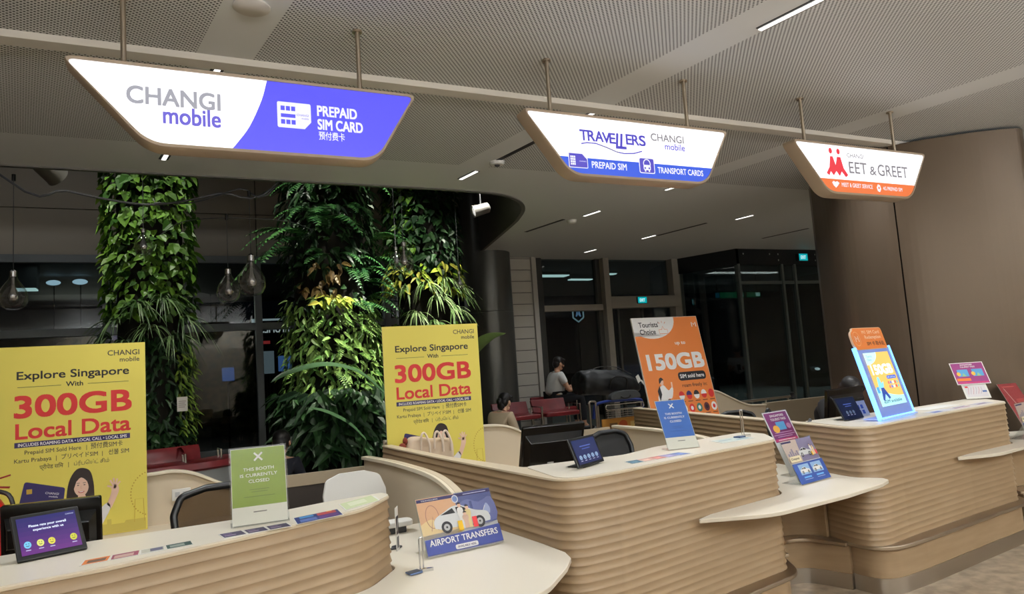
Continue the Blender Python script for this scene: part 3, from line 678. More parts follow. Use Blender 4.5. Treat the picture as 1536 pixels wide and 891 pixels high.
def ferns(b, c, R, spots, L_=.5, W_=.13, n=5, up=.5):
    for th, z in spots:
        for _ in range(n):
            a = th + RN.uniform(-.5, .5); o = rad(a); t = Vector((-sin(a), cos(a), 0)); p = Vector((c[0], c[1], z)) + o * R * .9
            frond(b, p, o * RN.uniform(.6, 1) + t * RN.uniform(-.6, .6) + Vector((0, 0, RN.uniform(.1, up))), L_ * RN.uniform(.7, 1.1), W_ * RN.uniform(.8, 1.1), RN.uniform(.5, .95))
SOIL = mat('dark_planting_mat', s(26, 24, 18), .95)
def pcol(label, c, R, z1):
    t = thing('vertical_garden', label, 'planted column', (c[0], c[1], 0)); 
    b = MB(); b.lathe([(R * .82, .445), (R * .82, z1)], n=28); b.build('core', SOIL, t); return t
def grow(t, nm, m, fn):
    b = MB(); fn(b); b.xf(Matrix.Translation(-Vector(t.location))).build(nm, m, t, smooth=False); return t
c1 = (-.22, 8.62); R1 = .40
t = pcol('leafy column left, green climbers above and strap leaved tufts halfway down', c1, R1, 5.4)
grow(t, 'climbing_foliage', LF_POTH, lambda b: (climbers(b, c1, R1, 2.4, 4.9, 1300), climbers(b, c1, R1 * 1.08, 2.7, 4.6, 90, (.1, .17), .85)))
grow(t, 'strap_tufts', LF_STRAP, lambda b: tufts(b, c1, R1, [(-pi * x, z) for x, z in [(.2, 2.35), (.4, 2.55), (.6, 2.5), (.8, 2.35), (.5, 2.25), (.32, 2.15), (.7, 2.1), (.95, 2.2)]], .42))
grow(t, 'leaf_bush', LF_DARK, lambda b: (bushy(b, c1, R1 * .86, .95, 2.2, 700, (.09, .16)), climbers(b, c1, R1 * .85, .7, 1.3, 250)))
grow(t, 'spotlit_tone_foliage', leafmat('spotlit_leaf_tone', (84, 120, 40), (150, 178, 72)), lambda b: (bushy(b, c1, R1 * .98, 1.1, 2.1, 260, (.07, .12), (-.85, .1)), climbers(b, c1, R1 * 1.05, 2.8, 4.6, 90, (.07, .11), .8, (-pi - .3, -pi + .5))))  # lighter leaf colour paints in the spotlit flanks of the column
c2 = (1.78, 8.8); R2 = .52
t = pcol('leafy column in the middle, large fern fronds above, lit small leaves below', c2, R2, 5.4)
grow(t, 'dark_foliage', LF_DARK, lambda b: (bushy(b, c2, R2, 2.9, 5.0, 750, (.1, .2)), climbers(b, c2, R2 * .98, 2.4, 4.8, 300), bushy(b, c2, R2 * 1.2, .78, 1.5, 620, (.16, .30)), climbers(b, c2, R2 * 1.15, .7, 1.5, 160, (.14, .24), .6)))
grow(t, 'fern_foliage', LF_FERN, lambda b: ferns(b, c2, R2, [(-2.95, 3.2), (-2.7, 3.45), (-2.4, 3.3), (-2.1, 3.5), (-.3, 3.3), (-.1, 3.1)], .78, .2, 3, .7))
grow(t, 'fern_foliage', LF_FERN, lambda b: ferns(b, c2, R2, [(-pi * x, z) for x, z in [(.2, 4.1), (.5, 4.2), (.8, 4.0), (.35, 3.7), (.65, 3.65), (.15, 2.8), (.3, 2.95), (.45, 3.1), (.25, 2.5), (.05, 2.6)]], .48, .13, 4))
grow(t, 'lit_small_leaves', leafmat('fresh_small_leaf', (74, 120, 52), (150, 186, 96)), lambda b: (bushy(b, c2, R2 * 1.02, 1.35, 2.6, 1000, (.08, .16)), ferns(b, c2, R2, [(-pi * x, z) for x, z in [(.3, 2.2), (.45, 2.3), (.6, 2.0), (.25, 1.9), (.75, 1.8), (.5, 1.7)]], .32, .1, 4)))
grow(t, 'reddish_leaves', LF_RED, lambda b: climbers(b, c2, R2 * 1.05, 2.65, 3.0, 34, (.09, .16), .42, (-2.4, -1.5)))
grow(t, 'yellow_leaves', LF_YEL, lambda b: climbers(b, c2, R2 * 1.08, 2.5, 2.62, 26, (.1, .15), .5, (-2.0, -1.4)))
c3 = (3.28, 9.5); R3 = .48
t = pcol('leafy column farthest right, bright yellow green crown over strap leaves', c3, R3, 5.4)
grow(t, 'climbing_foliage', LF_POTH, lambda b: (climbers(b, c3, R3, 3.2, 5.2, 260, (.09, .15), .8, (-pi - .3, -pi + 1.0)), climbers(b, c3, R3, .8, 2.3, 420, (.09, .15))))
grow(t, 'dark_foliage', LF_DARK, lambda b: (climbers(b, c3, R3, 3.0, 5.2, 620, (.1, .17), .7), bushy(b, c3, R3, 2.9, 5.0, 260, (.1, .2))))
grow(t, 'yellow_crown', LF_YEL, lambda b: bushy(b, c3, R3 * 1.05, 2.75, 3.15, 150, (.12, .2)))
grow(t, 'strap_tufts', leafmat('strap_leaf_bright', (96, 140, 70), (176, 200, 140)), lambda b: tufts(b, c3, R3, [(-pi * x, z) for x, z in [(.2, 2.75), (.4, 2.85), (.6, 2.8), (.8, 2.75), (.5, 2.6), (.3, 2.45), (.7, 2.4), (.55, 2.25)]], .42, .03))
# the bed the columns stand in, with its curved seat wall
bed = fillet([(-3.2, 8.15, .1), (-1.3, 8.10, .4), (.3, 8.0, .5), (2.6, 8.0, .5), (3.3, 8.35, .4), (3.85, 9.2, .4), (3.85, 10.4, .2), (-3.2, 10.4, .1)], 8)
t = thing('planting_bed', 'low dark planting bed that the leafy columns stand in', 'planter', (0, 0, 0))
MB().prism(ccw(bed), 0, .42).build('kerb', mat('planter_grey', s(120, 118, 112), .5), t, bevel=.01); MB().prism(offset2(ccw(bed), -.05), .42, .44).build('soil', SOIL, t, smooth=False)
def bigleaf(label, base, pts, wd, m):
    t = thing('broadleaf_plant', label, 'plant', base); P = [Vector(q) for q in smooth_open(pts, 5)]; b = MB(); n = len(P); V = []
    for i, q in enumerate(P):
        a = (P[min(i + 1, n - 1)] - P[max(i - 1, 0)]).normalized(); sd = a.cross(Vector((.15, -.4, 1))).normalized(); u_ = i / (n - 1); w_ = wd * (sin(pi * min(1, .12 + u_ * .88)) ** .7) * .5 + .002
        up = sd.cross(a); V += [q + sd * w_ + up * .3 * w_, q, q - sd * w_ + up * .3 * w_]
    b.raw(V, [f for i in range(n - 1) for f in ((3 * i, 3 * i + 1, 3 * i + 4, 3 * i + 3), (3 * i + 1, 3 * i + 2, 3 * i + 5, 3 * i + 4))]); b.xf(Matrix.Translation(-Vector(base))).build('leaf_blade', m, t)
    MB().tube([Vector(q) - Vector(base) for q in ((base[0], base[1], base[2]), pts[0])], .012, 8).build('stalk', m, t); return t
LB = mat('broad_leaf_green', s(62, 92, 60), .35); LBB = mat('broad_leaf_light', s(110, 132, 72), .4)
bigleaf('long arching dark leaf in front of the middle leafy column', (2.3, 8.25, .442), [(2.25, 8.0, 1.35), (1.9, 7.95, 1.66), (1.5, 7.9, 1.77), (1.1, 7.85, 1.70), (.92, 7.82, 1.62)], .13, LB)
bigleaf('second arching dark leaf lower in front of middle column', (1.9, 8.25, .442), [(1.95, 8.0, .9), (1.75, 7.95, 1.1), (1.5, 7.9, 1.25), (1.3, 7.85, 1.32)], .12, LB)
bigleaf('broad light green leaf sticking out right of the second yellow poster', (3.05, 8.25, .442), [(3.0, 8.0, 1.3), (3.2, 7.95, 1.70), (3.5, 7.9, 1.96), (3.76, 7.88, 2.04)], .26, LBB)
# ------------------------------------------------------------------ glass pendants on cables
CABLE = mat('grey_cable', s(92, 94, 98), .4, .5)
def pendant(label, x, y, z, k, top):
    t = thing('glass_pendant', label, 'pendant lamp', (x, y, z), 0, 'teardrop glass pendants')
    pr = [(.002, -.15), (.05, -.148), (.085, -.125), (.106, -.085), (.112, -.045), (.104, 0), (.084, .045), (.058, .085), (.036, .115), (.028, .145), (.028, .17)]
    MB().lathe([(r * k, q * k) for r, q in pr], n=28).build('glass_shade', BULB, t)
    MB().lathe([(.022 * k, .135 * k), (.03 * k, .14 * k), (.03 * k, .185 * k), (.012 * k, .2 * k)], n=16).build('cap', CHROME, t)
    MB().lathe([(.002, -.085 * k), (.03 * k, -.07 * k), (.042 * k, -.035 * k), (.036 * k, 0), (.02 * k, .04 * k), (.014 * k, .135 * k)], n=20).build('lamp', mat('mirrored_lamp', s(206), .12, .9), t)
    MB().cyl((0, 0, .19 * k), (0, 0, top - z), .0035, n=6).build('cord', CABLE, t)
    MB().cyl((0, 0, top - z - .02), (0, 0, top - z + .04), .016, n=10).build('clamp', BLACK, t)
pendant('glass teardrop pendant at the left picture edge above yellow poster', -1.27, 7.4, 2.565, 1.02, 3.60)
pendant('small glass teardrop pendant in front of the left leafy column', -.255, 7.75, 3.09, .80, 5.6)
pendant('glass teardrop pendant left of the mullion, lower of the close pair', .50, 7.4, 2.59, 1.0, 3.30)
pendant('glass teardrop pendant over the mullion, larger of the close pair', .70, 7.2, 2.66, 1.2, 3.50)
pendant('glass teardrop pendant left of the farthest leafy column', 2.33, 7.4, 2.895, 1.0, 5.6)
pendant('smaller glass teardrop pendant half hidden behind a bigger one', 2.45, 8.1, 3.01, .8, 5.6)
pendant('tiny glass teardrop pendant right of the farthest leafy column', 3.46, 8.6, 2.80, .72, 5.6)
for nm, lb, pts, r in [('suspension_cable', 'thick sagging cable across the left leafy column', [(-3.2, 7.4, 5.6), (-1.37, 7.4, 3.63), (-.87, 7.45, 3.52), (-.33, 7.6, 3.46), (.02, 7.5, 3.46), (.44, 7.4, 3.55), (1.02, 7.4, 3.70), (2.2, 7.4, 5.6)], .011),
                       ('suspension_cable', 'thin cable rising from the left leafy column to the right', [(-.15, 7.7, 3.50), (.2, 7.5, 3.47), (.62, 7.3, 3.58), (1.0, 7.3, 3.66), (2.1, 7.3, 5.6)], .007),
                       ('suspension_cable', 'thin level cable above the pair of pendants', [(-.1, 8.2, 3.28), (.1, 7.6, 3.29), (.5, 7.4, 3.30), (1.1, 7.6, 3.33), (1.5, 8.25, 3.38)], .005)]:
    tag(MB().tube(smooth_open(pts, 5), r, 8).build(nm, CABLE), lb, 'cable', 'cables carrying the pendants')
def can(label, loc, tgt, on=True, k=1.):
    t = thing('spotlight', label, 'spotlight', loc, 0, 'spotlights in the atrium opening')
    ax = (Vector(tgt) - Vector(loc)).to_track_quat('Z', 'Y').to_matrix()
    MB().lathe([(.04 * k, -.14 * k), (.075 * k, -.12 * k), (.085 * k, .1 * k), (.09 * k, .12 * k), (.07 * k, .10 * k)], n=22, axis=ax).build('body', mat('spot_grey', s(118, 116, 112), .4, .3), t)
    MB().lathe([(.002, .098 * k), (.07 * k, .10 * k)], n=22, axis=ax).build('lens', mat('spot_lens', s(240), .3, emit=(1, 1, .96), es=3.) if on else DKGREY, t)
    b = MB(); b.cyl((0, 0, 0), (0, 0, 5.6 - loc[2]), .012, n=8); b.build('stem', CABLE, t)
can('spotlight with a glowing lens in the corner of the ceiling opening', (3.84, 8.6, 3.80), (2.6, 8.75, 3.45), True, .95)
can('grey spotlight at the far left under the ceiling edge', (-1.75, 8.3, 3.98), (-.9, 8.9, 3.4), False, 1.3)
can('grey spotlight second from the left under the ceiling edge', (-1.15, 8.3, 3.98), (-.2, 9.4, 3.2), False, 1.3)

# ================================================================== posters, stands, screens, papers
def frame_of(yaw, lean, dz=0.):                                   # panel frame: x along the panel, z up the panel, -y towards the reader
    return Matrix.Translation((0, 0, dz)) @ Matrix.Rotation(-lean, 4, 'X')
YEL = ink(232, 216, 100); NAVY = ink(48, 40, 92); REDI = ink(206, 48, 48); BLKI = ink(30, 28, 34); ORI = ink(224, 128, 62); WHI = ink(244, 242, 240); GOLD = ink(196, 160, 60); SKIN = ink(238, 200, 178); HAIR = ink(40, 28, 26)
def yellow_poster(label, x0, y, z0, w_, h):
    t = thing('poster_board', label, 'poster', (x0, y, z0), 0, 'yellow data plan poster boards')
    MB().bb(0, w_, 0, .012, 0, h).build('board', mat('board_edge_cream', s(226, 212, 170), .6), t)
    a = Art(); a.rect(0, 0, w_, h, YEL, .5); Z = lambda v: h - v
    DK = ink(74, 66, 58)
    a.text('CHANGI', .612, Z(.082), .036, DK, 2, w=.19, bold=.012); a.text('mobile', .802, Z(.127), .032, DK, 2, al='R', w=.118, bold=.012)
    a.text('Explore Singapore', .42, Z(.212), .052, BLKI, 2, al='C', w=.635, bold=.022)
    a.text('With', .42, Z(.272), .032, BLKI, 2, al='C', w=.096, bold=.02)
    a.line([(.105, Z(.262)), (.345, Z(.262))], .003, BLKI); a.line([(.495, Z(.262)), (.735, Z(.262))], .003, BLKI)
    a.text('300GB', .42, Z(.455), .138, REDI, 2, al='C', w=.655, bold=.034)
    a.text('Local Data', .42, Z(.592), .098, REDI, 2, al='C', w=.645, bold=.024)
    a.rect(.09, Z(.648), .74, Z(.614), NAVY); a.text('INCLUDES ROAMING DATA • LOCAL CALL • LOCAL SMS', .415, Z(.641), .02, WHI, 2, al='C', w=.61, bold=.02)
    a.text('Prepaid SIM Sold Here', .145, Z(.693), .026, DK, 2, w=.31, bold=.008); a.text('|', .485, Z(.693), .026, DK); a.text('预付费SIM卡', .51, Z(.693), .03, DK, 2, w=.185, bold=.008)
    a.text('Kartu Prabaya', .09, Z(.743), .026, DK, 2, w=.20, bold=.008); a.text('|', .315, Z(.743), .026, DK); a.text('プリペイドSIM', .345, Z(.743), .027, DK, 2, w=.205, bold=.008); a.text('|', .575, Z(.743), .026, DK); a.text('선불 SIM', .612, Z(.743), .028, DK, 2, w=.12, bold=.008)
    a.text('प्रीपेड सिम', .225, Z(.796), .026, DK, 2, w=.13, bold=.004); a.text('|', .383, Z(.793), .026, DK); a.text('ப்ரீபெய்ட் சிம்', .415, Z(.793), .024, DK, 2, w=.20)
    # sim card, waving woman, dotted wheel and skyline
    a.poly(fillet([(.10, Z(1.08), .01), (.345, Z(1.12), .01), (.365, Z(.93), .015), (.145, Z(.865), .015)], 3), NAVY, 2); a.rect(.155, Z(.945), .185, Z(.915), GOLD, 3); a.text('CHANGI', .255, Z(.955), .014, WHI, 4, w=.075, rot=-.22); a.text('mobile', .275, Z(.978), .012, WHI, 4, w=.05, rot=-.22)
    a.poly(smooth_open([(.375, Z(1.16)), (.37, Z(1.02)), (.385, Z(.90)), (.42, Z(.83)), (.46, Z(.815)), (.505, Z(.84)), (.525, Z(.92)), (.53, Z(1.02)), (.54, Z(1.16))], 4), HAIR, 2)
    a.poly(smooth_open([(.36, Z(1.24)), (.375, Z(1.12)), (.42, Z(1.06)), (.435, Z(1.02)), (.475, Z(1.02)), (.49, Z(1.06)), (.545, Z(1.10)), (.60, Z(1.06)), (.62, Z(1.10)), (.57, Z(1.20)), (.56, Z(1.24))], 3), WHI, 3)
    a.poly(smooth_open([(.435, Z(1.03)), (.44, Z(.985)), (.475, Z(.985)), (.478, Z(1.03)), (.455, Z(1.055))], 3), SKIN, 4)
    a.ell(.455, Z(.935), .042, .062, SKIN, 5); a.poly(smooth_open([(.412, Z(.95)), (.41, Z(.89)), (.44, Z(.858)), (.475, Z(.862)), (.50, Z(.90)), (.499, Z(.95)), (.488, Z(.905)), (.455, Z(.876)), (.428, Z(.90))], 3), HAIR, 6)
    for sx in (-1, 1): a.ell(.455 + sx * .018, Z(.925), .006, .003, HAIR, 6, 10); a.line([(.455 + sx * .009, Z(.912)), (.455 + sx * .026, Z(.911))], .003, HAIR, 6)
    a.line([(.455, Z(.928)), (.451, Z(.945)), (.459, Z(.947))], .002, ink(206, 158, 138), 6); a.ell(.455, Z(.965), .018, .011, ink(196, 70, 74), 6, 14, 180, 360); a.ell(.455, Z(.966), .013, .005, WHI, 7, 12, 180, 360)
    a.poly(smooth_open([(.60, Z(1.07)), (.625, Z(1.0)), (.63, Z(.955)), (.665, Z(.955)), (.668, Z(1.0)), (.625, Z(1.10))], 3), SKIN, 3)
    for k, (dx, dz) in enumerate([(-.045, .005), (-.028, .04), (-.008, .052), (.014, .046), (.03, .026)]): a.line([(.648, Z(.97)), (.648 + dx, Z(.955) + dz)], .011, SKIN, 4)
    for i in range(44):
        th = 2 * pi * i / 44
        if .86 + .12 * cos(th) < w_ - .005: a.ell(.86 + .12 * cos(th), Z(1.03) + .145 * sin(th), .004, .005, GOLD, 2, 8)
    a.line([(.76, Z(1.21)), (.765, Z(1.06)), (.815, Z(1.06)), (.82, Z(1.21))], .003, GOLD, 2)
    a.poly([(.56, 0.004), (.56, Z(1.20)), (.60, Z(1.20)), (.60, Z(1.17)), (.625, Z(1.17)), (.625, Z(1.205)), (.70, Z(1.205)), (.71, Z(1.19)), (w_ - .01, Z(1.19)), (w_ - .01, .004)], ink(206, 188, 90), 1)
    a.build(t, None, 'print'); return t
yellow_poster('yellow poster board at the left edge, standing behind the nearest counter', -1.018, 5.46, .692, .838, 1.268)
yellow_poster('yellow poster board in the middle, standing behind the second counter', 1.515, 5.50, .74, .838, 1.268)
# orange board, leaning back
t = thing('poster_board', 'orange and white poster board leaning back behind the right booth wall', 'poster', (4.70, 6.225, .72))
M = frame_of(0, .215)
WO, HO = .95, 1.385
MB().bb(0, WO, 0, .02, 0, HO).xf(M).build('board', mat('board_white', s(236, 232, 226), .6), t)
a = Art(); Z = lambda v: HO - v
a.rect(0.004, 0.004, WO - .004, HO - .004, ORI, .5)
a.poly([(.004, HO - .004), (.004, Z(.22))] + [(.004 + .26 + .34 * cos(radians(q)), Z(.02) - .235 * abs(sin(radians(q)))) for q in range(-140, 1, 10)] + [(.60, HO - .004)], WHI, 1)
a.text("Tourists'", .085, Z(.115), .06, BLKI, 2, w=.285, bold=.02); a.text('Choice', .085, Z(.20), .06, BLKI, 2, w=.22, bold=.02)
a.line([(.36, Z(.20)), (.36, Z(.15)), (.40, Z(.15)), (.42, Z(.11)), (.44, Z(.15)), (.48, Z(.15)), (.48, Z(.20))], .006, ORI, 2, True)
for q in (-40, 0, 40): a.line([(.42 + .05 * sin(radians(q)), Z(.10) + .03 * cos(radians(q))), (.42 + .08 * sin(radians(q)), Z(.10) + .055 * cos(radians(q)))], .006, ORI, 2)
a.line([(.855, Z(.13)), (.855, Z(.075)), (.885, Z(.105)), (.915, Z(.075)), (.915, Z(.13))], .012, WHI, 2)
a.text('up to', .62, Z(.335), .042, WHI, 2, al='C', w=.15, bold=.02)
a.text('150GB', .50, Z(.615), .175, WHI, 2, al='C', w=.80, bold=.05)
a.rrect(.48, Z(.765), .885, Z(.665), .045, BLKI, 1); a.text('SIM sold here', .683, Z(.735), .045, WHI, 2, al='C', w=.35, bold=.02)
a.text('roam freely in:', .69, Z(.84), .042, BLKI, 2, al='C', w=.36, bold=.012)
FC = [((WHI, REDI)), ((REDI, NAVY)), ((WHI, BLKI)), ((REDI, WHI)), ((REDI, REDI)), ((WHI, NAVY)), ((REDI, WHI)), ((ink(60, 120, 110), WHI)), ((ink(90, 40, 50), BLKI))]
for i in range(10):
    cx, cz = .47 + (i % 5) * .107, Z(.935 if i < 5 else 1.085); c_ = FC[i % 9]
    a.ell(cx, cz, .04, .05, c_[0], 2, 18); a.ell(cx, cz, .04, .05, c_[1], 3, 12, 0, 180) if i < 5 else a.ell(cx, cz, .02, .025, c_[1], 3, 8); a.line([(cx - .035, cz - .07), (cx + .035, cz - .07)], .008, BLKI, 2)
# walking figure with a suitcase
a.poly(smooth_open([(.20, Z(.76)), (.215, Z(.73)), (.245, Z(.73)), (.255, Z(.76)), (.24, Z(.80)), (.215, Z(.80))], 3), SKIN, 3); a.poly(smooth_open([(.19, Z(.78)), (.20, Z(.725)), (.235, Z(.71)), (.26, Z(.74)), (.235, Z(.745)), (.21, Z(.77))], 3), BLKI, 4)
a.poly(smooth_open([(.20, Z(.81)), (.25, Z(.80)), (.30, Z(.86)), (.35, Z(.83)), (.37, Z(.85)), (.33, Z(.95)), (.27, Z(.96)), (.24, Z(1.05)), (.13, Z(1.09)), (.14, Z(.93))], 3), WHI, 2); a.poly([(.15, Z(.86)), (.19, Z(.80)), (.20, Z(.90)), (.16, Z(.98))], BLKI, 3)
a.poly([(.24, Z(.96)), (.30, Z(.96)), (.36, Z(1.10)), (.40, Z(1.28)), (.30, Z(1.28)), (.23, Z(1.10))], BLKI, 1); a.line([(.27, Z(.98)), (.34, Z(1.27))], .006, WHI, 2); a.line([(.36, Z(.83)), (.365, Z(.77))], .02, SKIN, 3)
a.rrect(.03, Z(1.30), .16, Z(1.14), .02, WHI, 2); a.rrect(.05, Z(1.16), .15, Z(1.09), .02, BLKI, 1); a.line([(.11, Z(1.09)), (.15, Z(.99))], .012, BLKI, 2)
a.build(t, M, 'print')
# ------------------------------------------------------------------ counter top stands
def sheet_stand(name, label, cat, x, y, z, yaw, lean, w_, h, art, foot=.09, back_=True):
    t = thing(name, label, cat, (x, y, z), radians(yaw)); M = frame_of(0, radians(lean))
    b = MB(); b.bb(-w_ / 2 - .006, w_ / 2 + .006, -.004, -.002, 0.004, h + .006); b.bb(-w_ / 2 - .006, w_ / 2 + .006, .003, .005, .004, h + .006); b.xf(M)
    b.build('acrylic_sleeve', SHEET, t, smooth=False)
    c = MB(); c.bb(-w_ / 2 - .006, w_ / 2 + .006, -.004, foot, 0, .004)
    if back_: 
        zz = h * .45; c.prism_yz([(.008 + sin(radians(lean)) * zz, cos(radians(lean)) * zz), (.012 + sin(radians(lean)) * zz, cos(radians(lean)) * zz), (foot, .004), (foot - .006, .004)], -w_ * .3, w_ * .3)
    c.build('acrylic_foot', SHEET, t, smooth=False)
    MB().bb(-w_ / 2, w_ / 2, -.001, .001, .005, h).xf(M).build('card', PAPER, t, smooth=False)
    a = Art(); art(a, w_, h); a.build(t, M @ Matrix.Translation((-w_ / 2, -.0012, .0)), 'print'); return t
def closed_art(c1):
    def f(a, w_, h):
        a.rect(.002, .006, w_ - .002, h - .002, ink(240, 236, 224), .5); a.rect(.002, h * .245, w_ - .002, h - .002, c1, 1)
        cx, cz, r = w_ / 2, h * .88, w_ * .075
        a.line([(cx - r, cz - r), (cx + r, cz + r)], w_ * .035, WHI, 2); a.line([(cx - r, cz + r), (cx + r, cz - r)], w_ * .035, WHI, 2)
        for i, (q, k) in enumerate([('THIS BOOTH', .56), ('IS CURRENTLY', .68), ('CLOSED', .38)]): a.text(q, cx, h * (.70 - i * .078), h * .042, WHI, 2, 'C', w=w_ * k, bold=.012)
        for i, k in enumerate((.36, .3, .0, .56)):
            if k: a.line([(cx - w_ * k / 2, h * (.455 - .03 * i)), (cx + w_ * k / 2, h * (.455 - .03 * i))], .0022, ink(*(int(v * .72) for v in (GC if c1 is GRN else BC))), 2)
        a.line([(cx - w_ * .12, h * .17), (cx + w_ * .12, h * .17)], .004, ink(120, 116, 110), 2)
    return f
GC, BC = (138, 160, 60), (44, 100, 186)
GRN = ink(*GC); BLU = ink(*BC)
ZK = 1.0755
sheet_stand('closed_sign', 'green booth closed sign in an acrylic stand on nearest counter', 'sign', .292, 2.935, ZK, -2.8, 12, .204, .297, closed_art(GRN))
sheet_stand('closed_sign', 'blue booth closed sign in an acrylic stand on middle counter', 'sign', 2.649, 3.263, ZK, -13, 27, .192, .31, closed_art(BLU))
def car_side(a, x, z, L_, body, l):
    k = L_; P = lambda q: [(x + u * k, z + v * k) for u, v in q]
    a.poly(smooth_open(P([(0, .10), (.0, .20), (.06, .27), (.20, .33), (.36, .40), (.52, .40), (.66, .33), (.78, .28), (.95, .24), (1.0, .18), (1.0, .10), (.9, .07), (.1, .07)]), 4), body, l)
    a.poly(P([(.13, .29), (.36, .375), (.40, .29)]), BLKI, l + 1); a.poly(P([(.42, .38), (.52, .38), (.64, .32), (.66, .285), (.43, .285)]), BLKI, l + 1)
    for u in (.2, .8): a.ell(x + u * k, z + .09 * k, .095 * k, None, BLKI, l + 2, 20); a.ell(x + u * k, z + .09 * k, .055 * k, None, ink(190, 190, 192), l + 3, 14); a.ell(x + u * k, z + .09 * k, .018 * k, None, BLKI, l + 4, 8)
def family(a, x, z, k, l):
    for i, (dx, hh, c_) in enumerate([(0, 1., WHI), (.30, .86, ink(226, 206, 150)), (.16, .62, ink(214, 180, 160))]):
        X = x + dx * k; H = hh * k
        a.poly(smooth_open([(X - .10 * k, z), (X - .09 * k, z + .45 * H), (X - .13 * k, z + .6 * H), (X - .1 * k, z + .8 * H), (X + .1 * k, z + .8 * H), (X + .13 * k, z + .6 * H), (X + .09 * k, z + .45 * H), (X + .1 * k, z)], 3), c_, l + i)
        a.ell(X, z + .9 * H, .075 * k, .09 * k, SKIN, l + i, 12); a.ell(X, z + .95 * H, .08 * k, .06 * k, HAIR, l + i + 1, 12, 0, 180)
    a.rrect(x - .22 * k, z - .06 * k, x - .02 * k, z + .32 * k, .02 * k, ink(236, 190, 40), l + 5); a.rrect(x + .42 * k, z - .02 * k, x + .62 * k, z + .38 * k, .02 * k, ink(220, 60, 66), l + 5)
def air_art(a, w_, h):
    a.rect(0, 0, w_ * .5, h, ink(232, 180, 140), .5); a.rect(w_ * .5, 0, w_, h, ink(84, 92, 150), .5)
    a.poly(smooth_open([(0, h * .55), (.06, h * .62), (.14, h * .5), (.2, h * .66), (.205, h * .3), (0, h * .3)], 3), ink(244, 214, 160), 1); a.poly(smooth_open([(.21, h * .8), (.27, h * .86), (.33, h * .78), (.405, h * .84), (.405, h * .4), (.21, h * .4)], 3), ink(112, 118, 176), 1)
    a.ring(.068, h * .66, .034, .055, .003, ink(176, 120, 110), 2); a.line([(.05, h * .42), (.068, h * .66), (.086, h * .42)], .003, ink(176, 120, 110), 2)
    for i, q in enumerate((.12, .14, .155, .175)): a.rect(q, h * .45, q + .012, h * (.58 + .03 * (i % 3)), ink(196, 140, 120), 2)
    a.poly(smooth_open([(.34, h * .55), (.35, h * .66), (.37, h * .74), (.385, h * .64), (.38, h * .55)], 3), ink(170, 180, 220), 2); a.line([(.335, h * .52), (.345, h * .62), (.36, h * .70)], .003, WHI, 3); a.line([(.255, h * .78), (.255, h * .45)], .012, ink(60, 66, 120), 2); a.line([(.285, h * .82), (.285, h * .45)], .014, ink(70, 78, 132), 2)
    a.rect(.002, h * .93, w_ - .002, h * .985, NAVY, 3); a.ell(w_ * .5, h * .90, .018, .02, ink(220, 220, 228), 5, 16); a.ell(w_ * .5, h * .90, .013, .015, ink(120, 140, 190), 6, 14); a.text('TRAVELLERS', w_ * .06, h * .945, .006, WHI, 5, w=.09); a.line([(w_ * .62, h * .957), (w_ * .94, h * .957)], .004, ink(190, 190, 220), 5)
    a.poly([(0, h * .36), (w_, h * .40), (w_, 0), (0, 0)], ink(222, 218, 222), 1)
    car_side(a, w_ * .17, h * .34, w_ * .74, ink(236, 236, 238), 4); family(a, w_ * .53, h * .36, h * .46, 12)
    a.poly([(0, h * .02), (w_, h * .02), (w_, h * .33), (0, h * .28)], ink(54, 66, 138), 20)
    a.text('AIRPORT TRANSFERS', w_ * .5, h * .165, h * .105, WHI, 22, 'C', w=w_ * .90, bold=.02)
    a.rrect(w_ * .36, h * .035, w_ * .66, h * .115, .009, WHI, 21); a.text('AVAILABLE HERE', w_ * .51, h * .058, h * .036, NAVY, 22, 'C', w=w_ * .24, bold=.02)
sheet_stand('leaflet_stand', 'landscape board reading airport transfers, white car on it, on left ledge', 'sign', 1.252, 3.226, .7555, 5.4, 24.6, .409, .277, air_art, .14)
def van_art(a, w_, h):
    a.rect(0, h * .48, w_, h, ink(150, 140, 176), .5); a.poly([(0, h * .48), (0, h), (w_ * .5, h), (w_ * .42, h * .48)], ink(222, 200, 190), 1); a.rect(0, h * .94, w_ * .32, h * .98, NAVY, 2)
    for i in range(5): a.rect(w_ * (.06 + .07 * i), h * .6, w_ * (.11 + .07 * i), h * (.7 + .05 * (i % 3)), ink(150, 140, 160), 2)
    car_side(a, w_ * .40, h * .58, w_ * .42, ink(232, 232, 234), 4); family(a, w_ * .82, h * .58, h * .26, 10)
    a.rect(w_ * .02, h * .50, w_ * .36, h * .63, ink(240, 226, 190), 16); a.text('Cheapest', w_ * .05, h * .545, h * .05, BLKI, 17, w=w_ * .26, bold=.02)
    a.rect(0, 0, w_, h * .46, ink(44, 74, 150), 16)
    for q in (.14, .55):
        a.rect(w_ * q, h * .19, w_ * (q + .34), h * .42, ink(150, 186, 226), 17); car_side(a, w_ * (q + .02), h * .21, w_ * .30, WHI, 18); a.line([(w_ * (q + .04), h * .13), (w_ * (q + .28), h * .13)], h * .035, ink(110, 180, 236), 18); a.line([(w_ * (q + .04), h * .08), (w_ * (q + .3), h * .08)], h * .012, ink(170, 180, 216), 18)
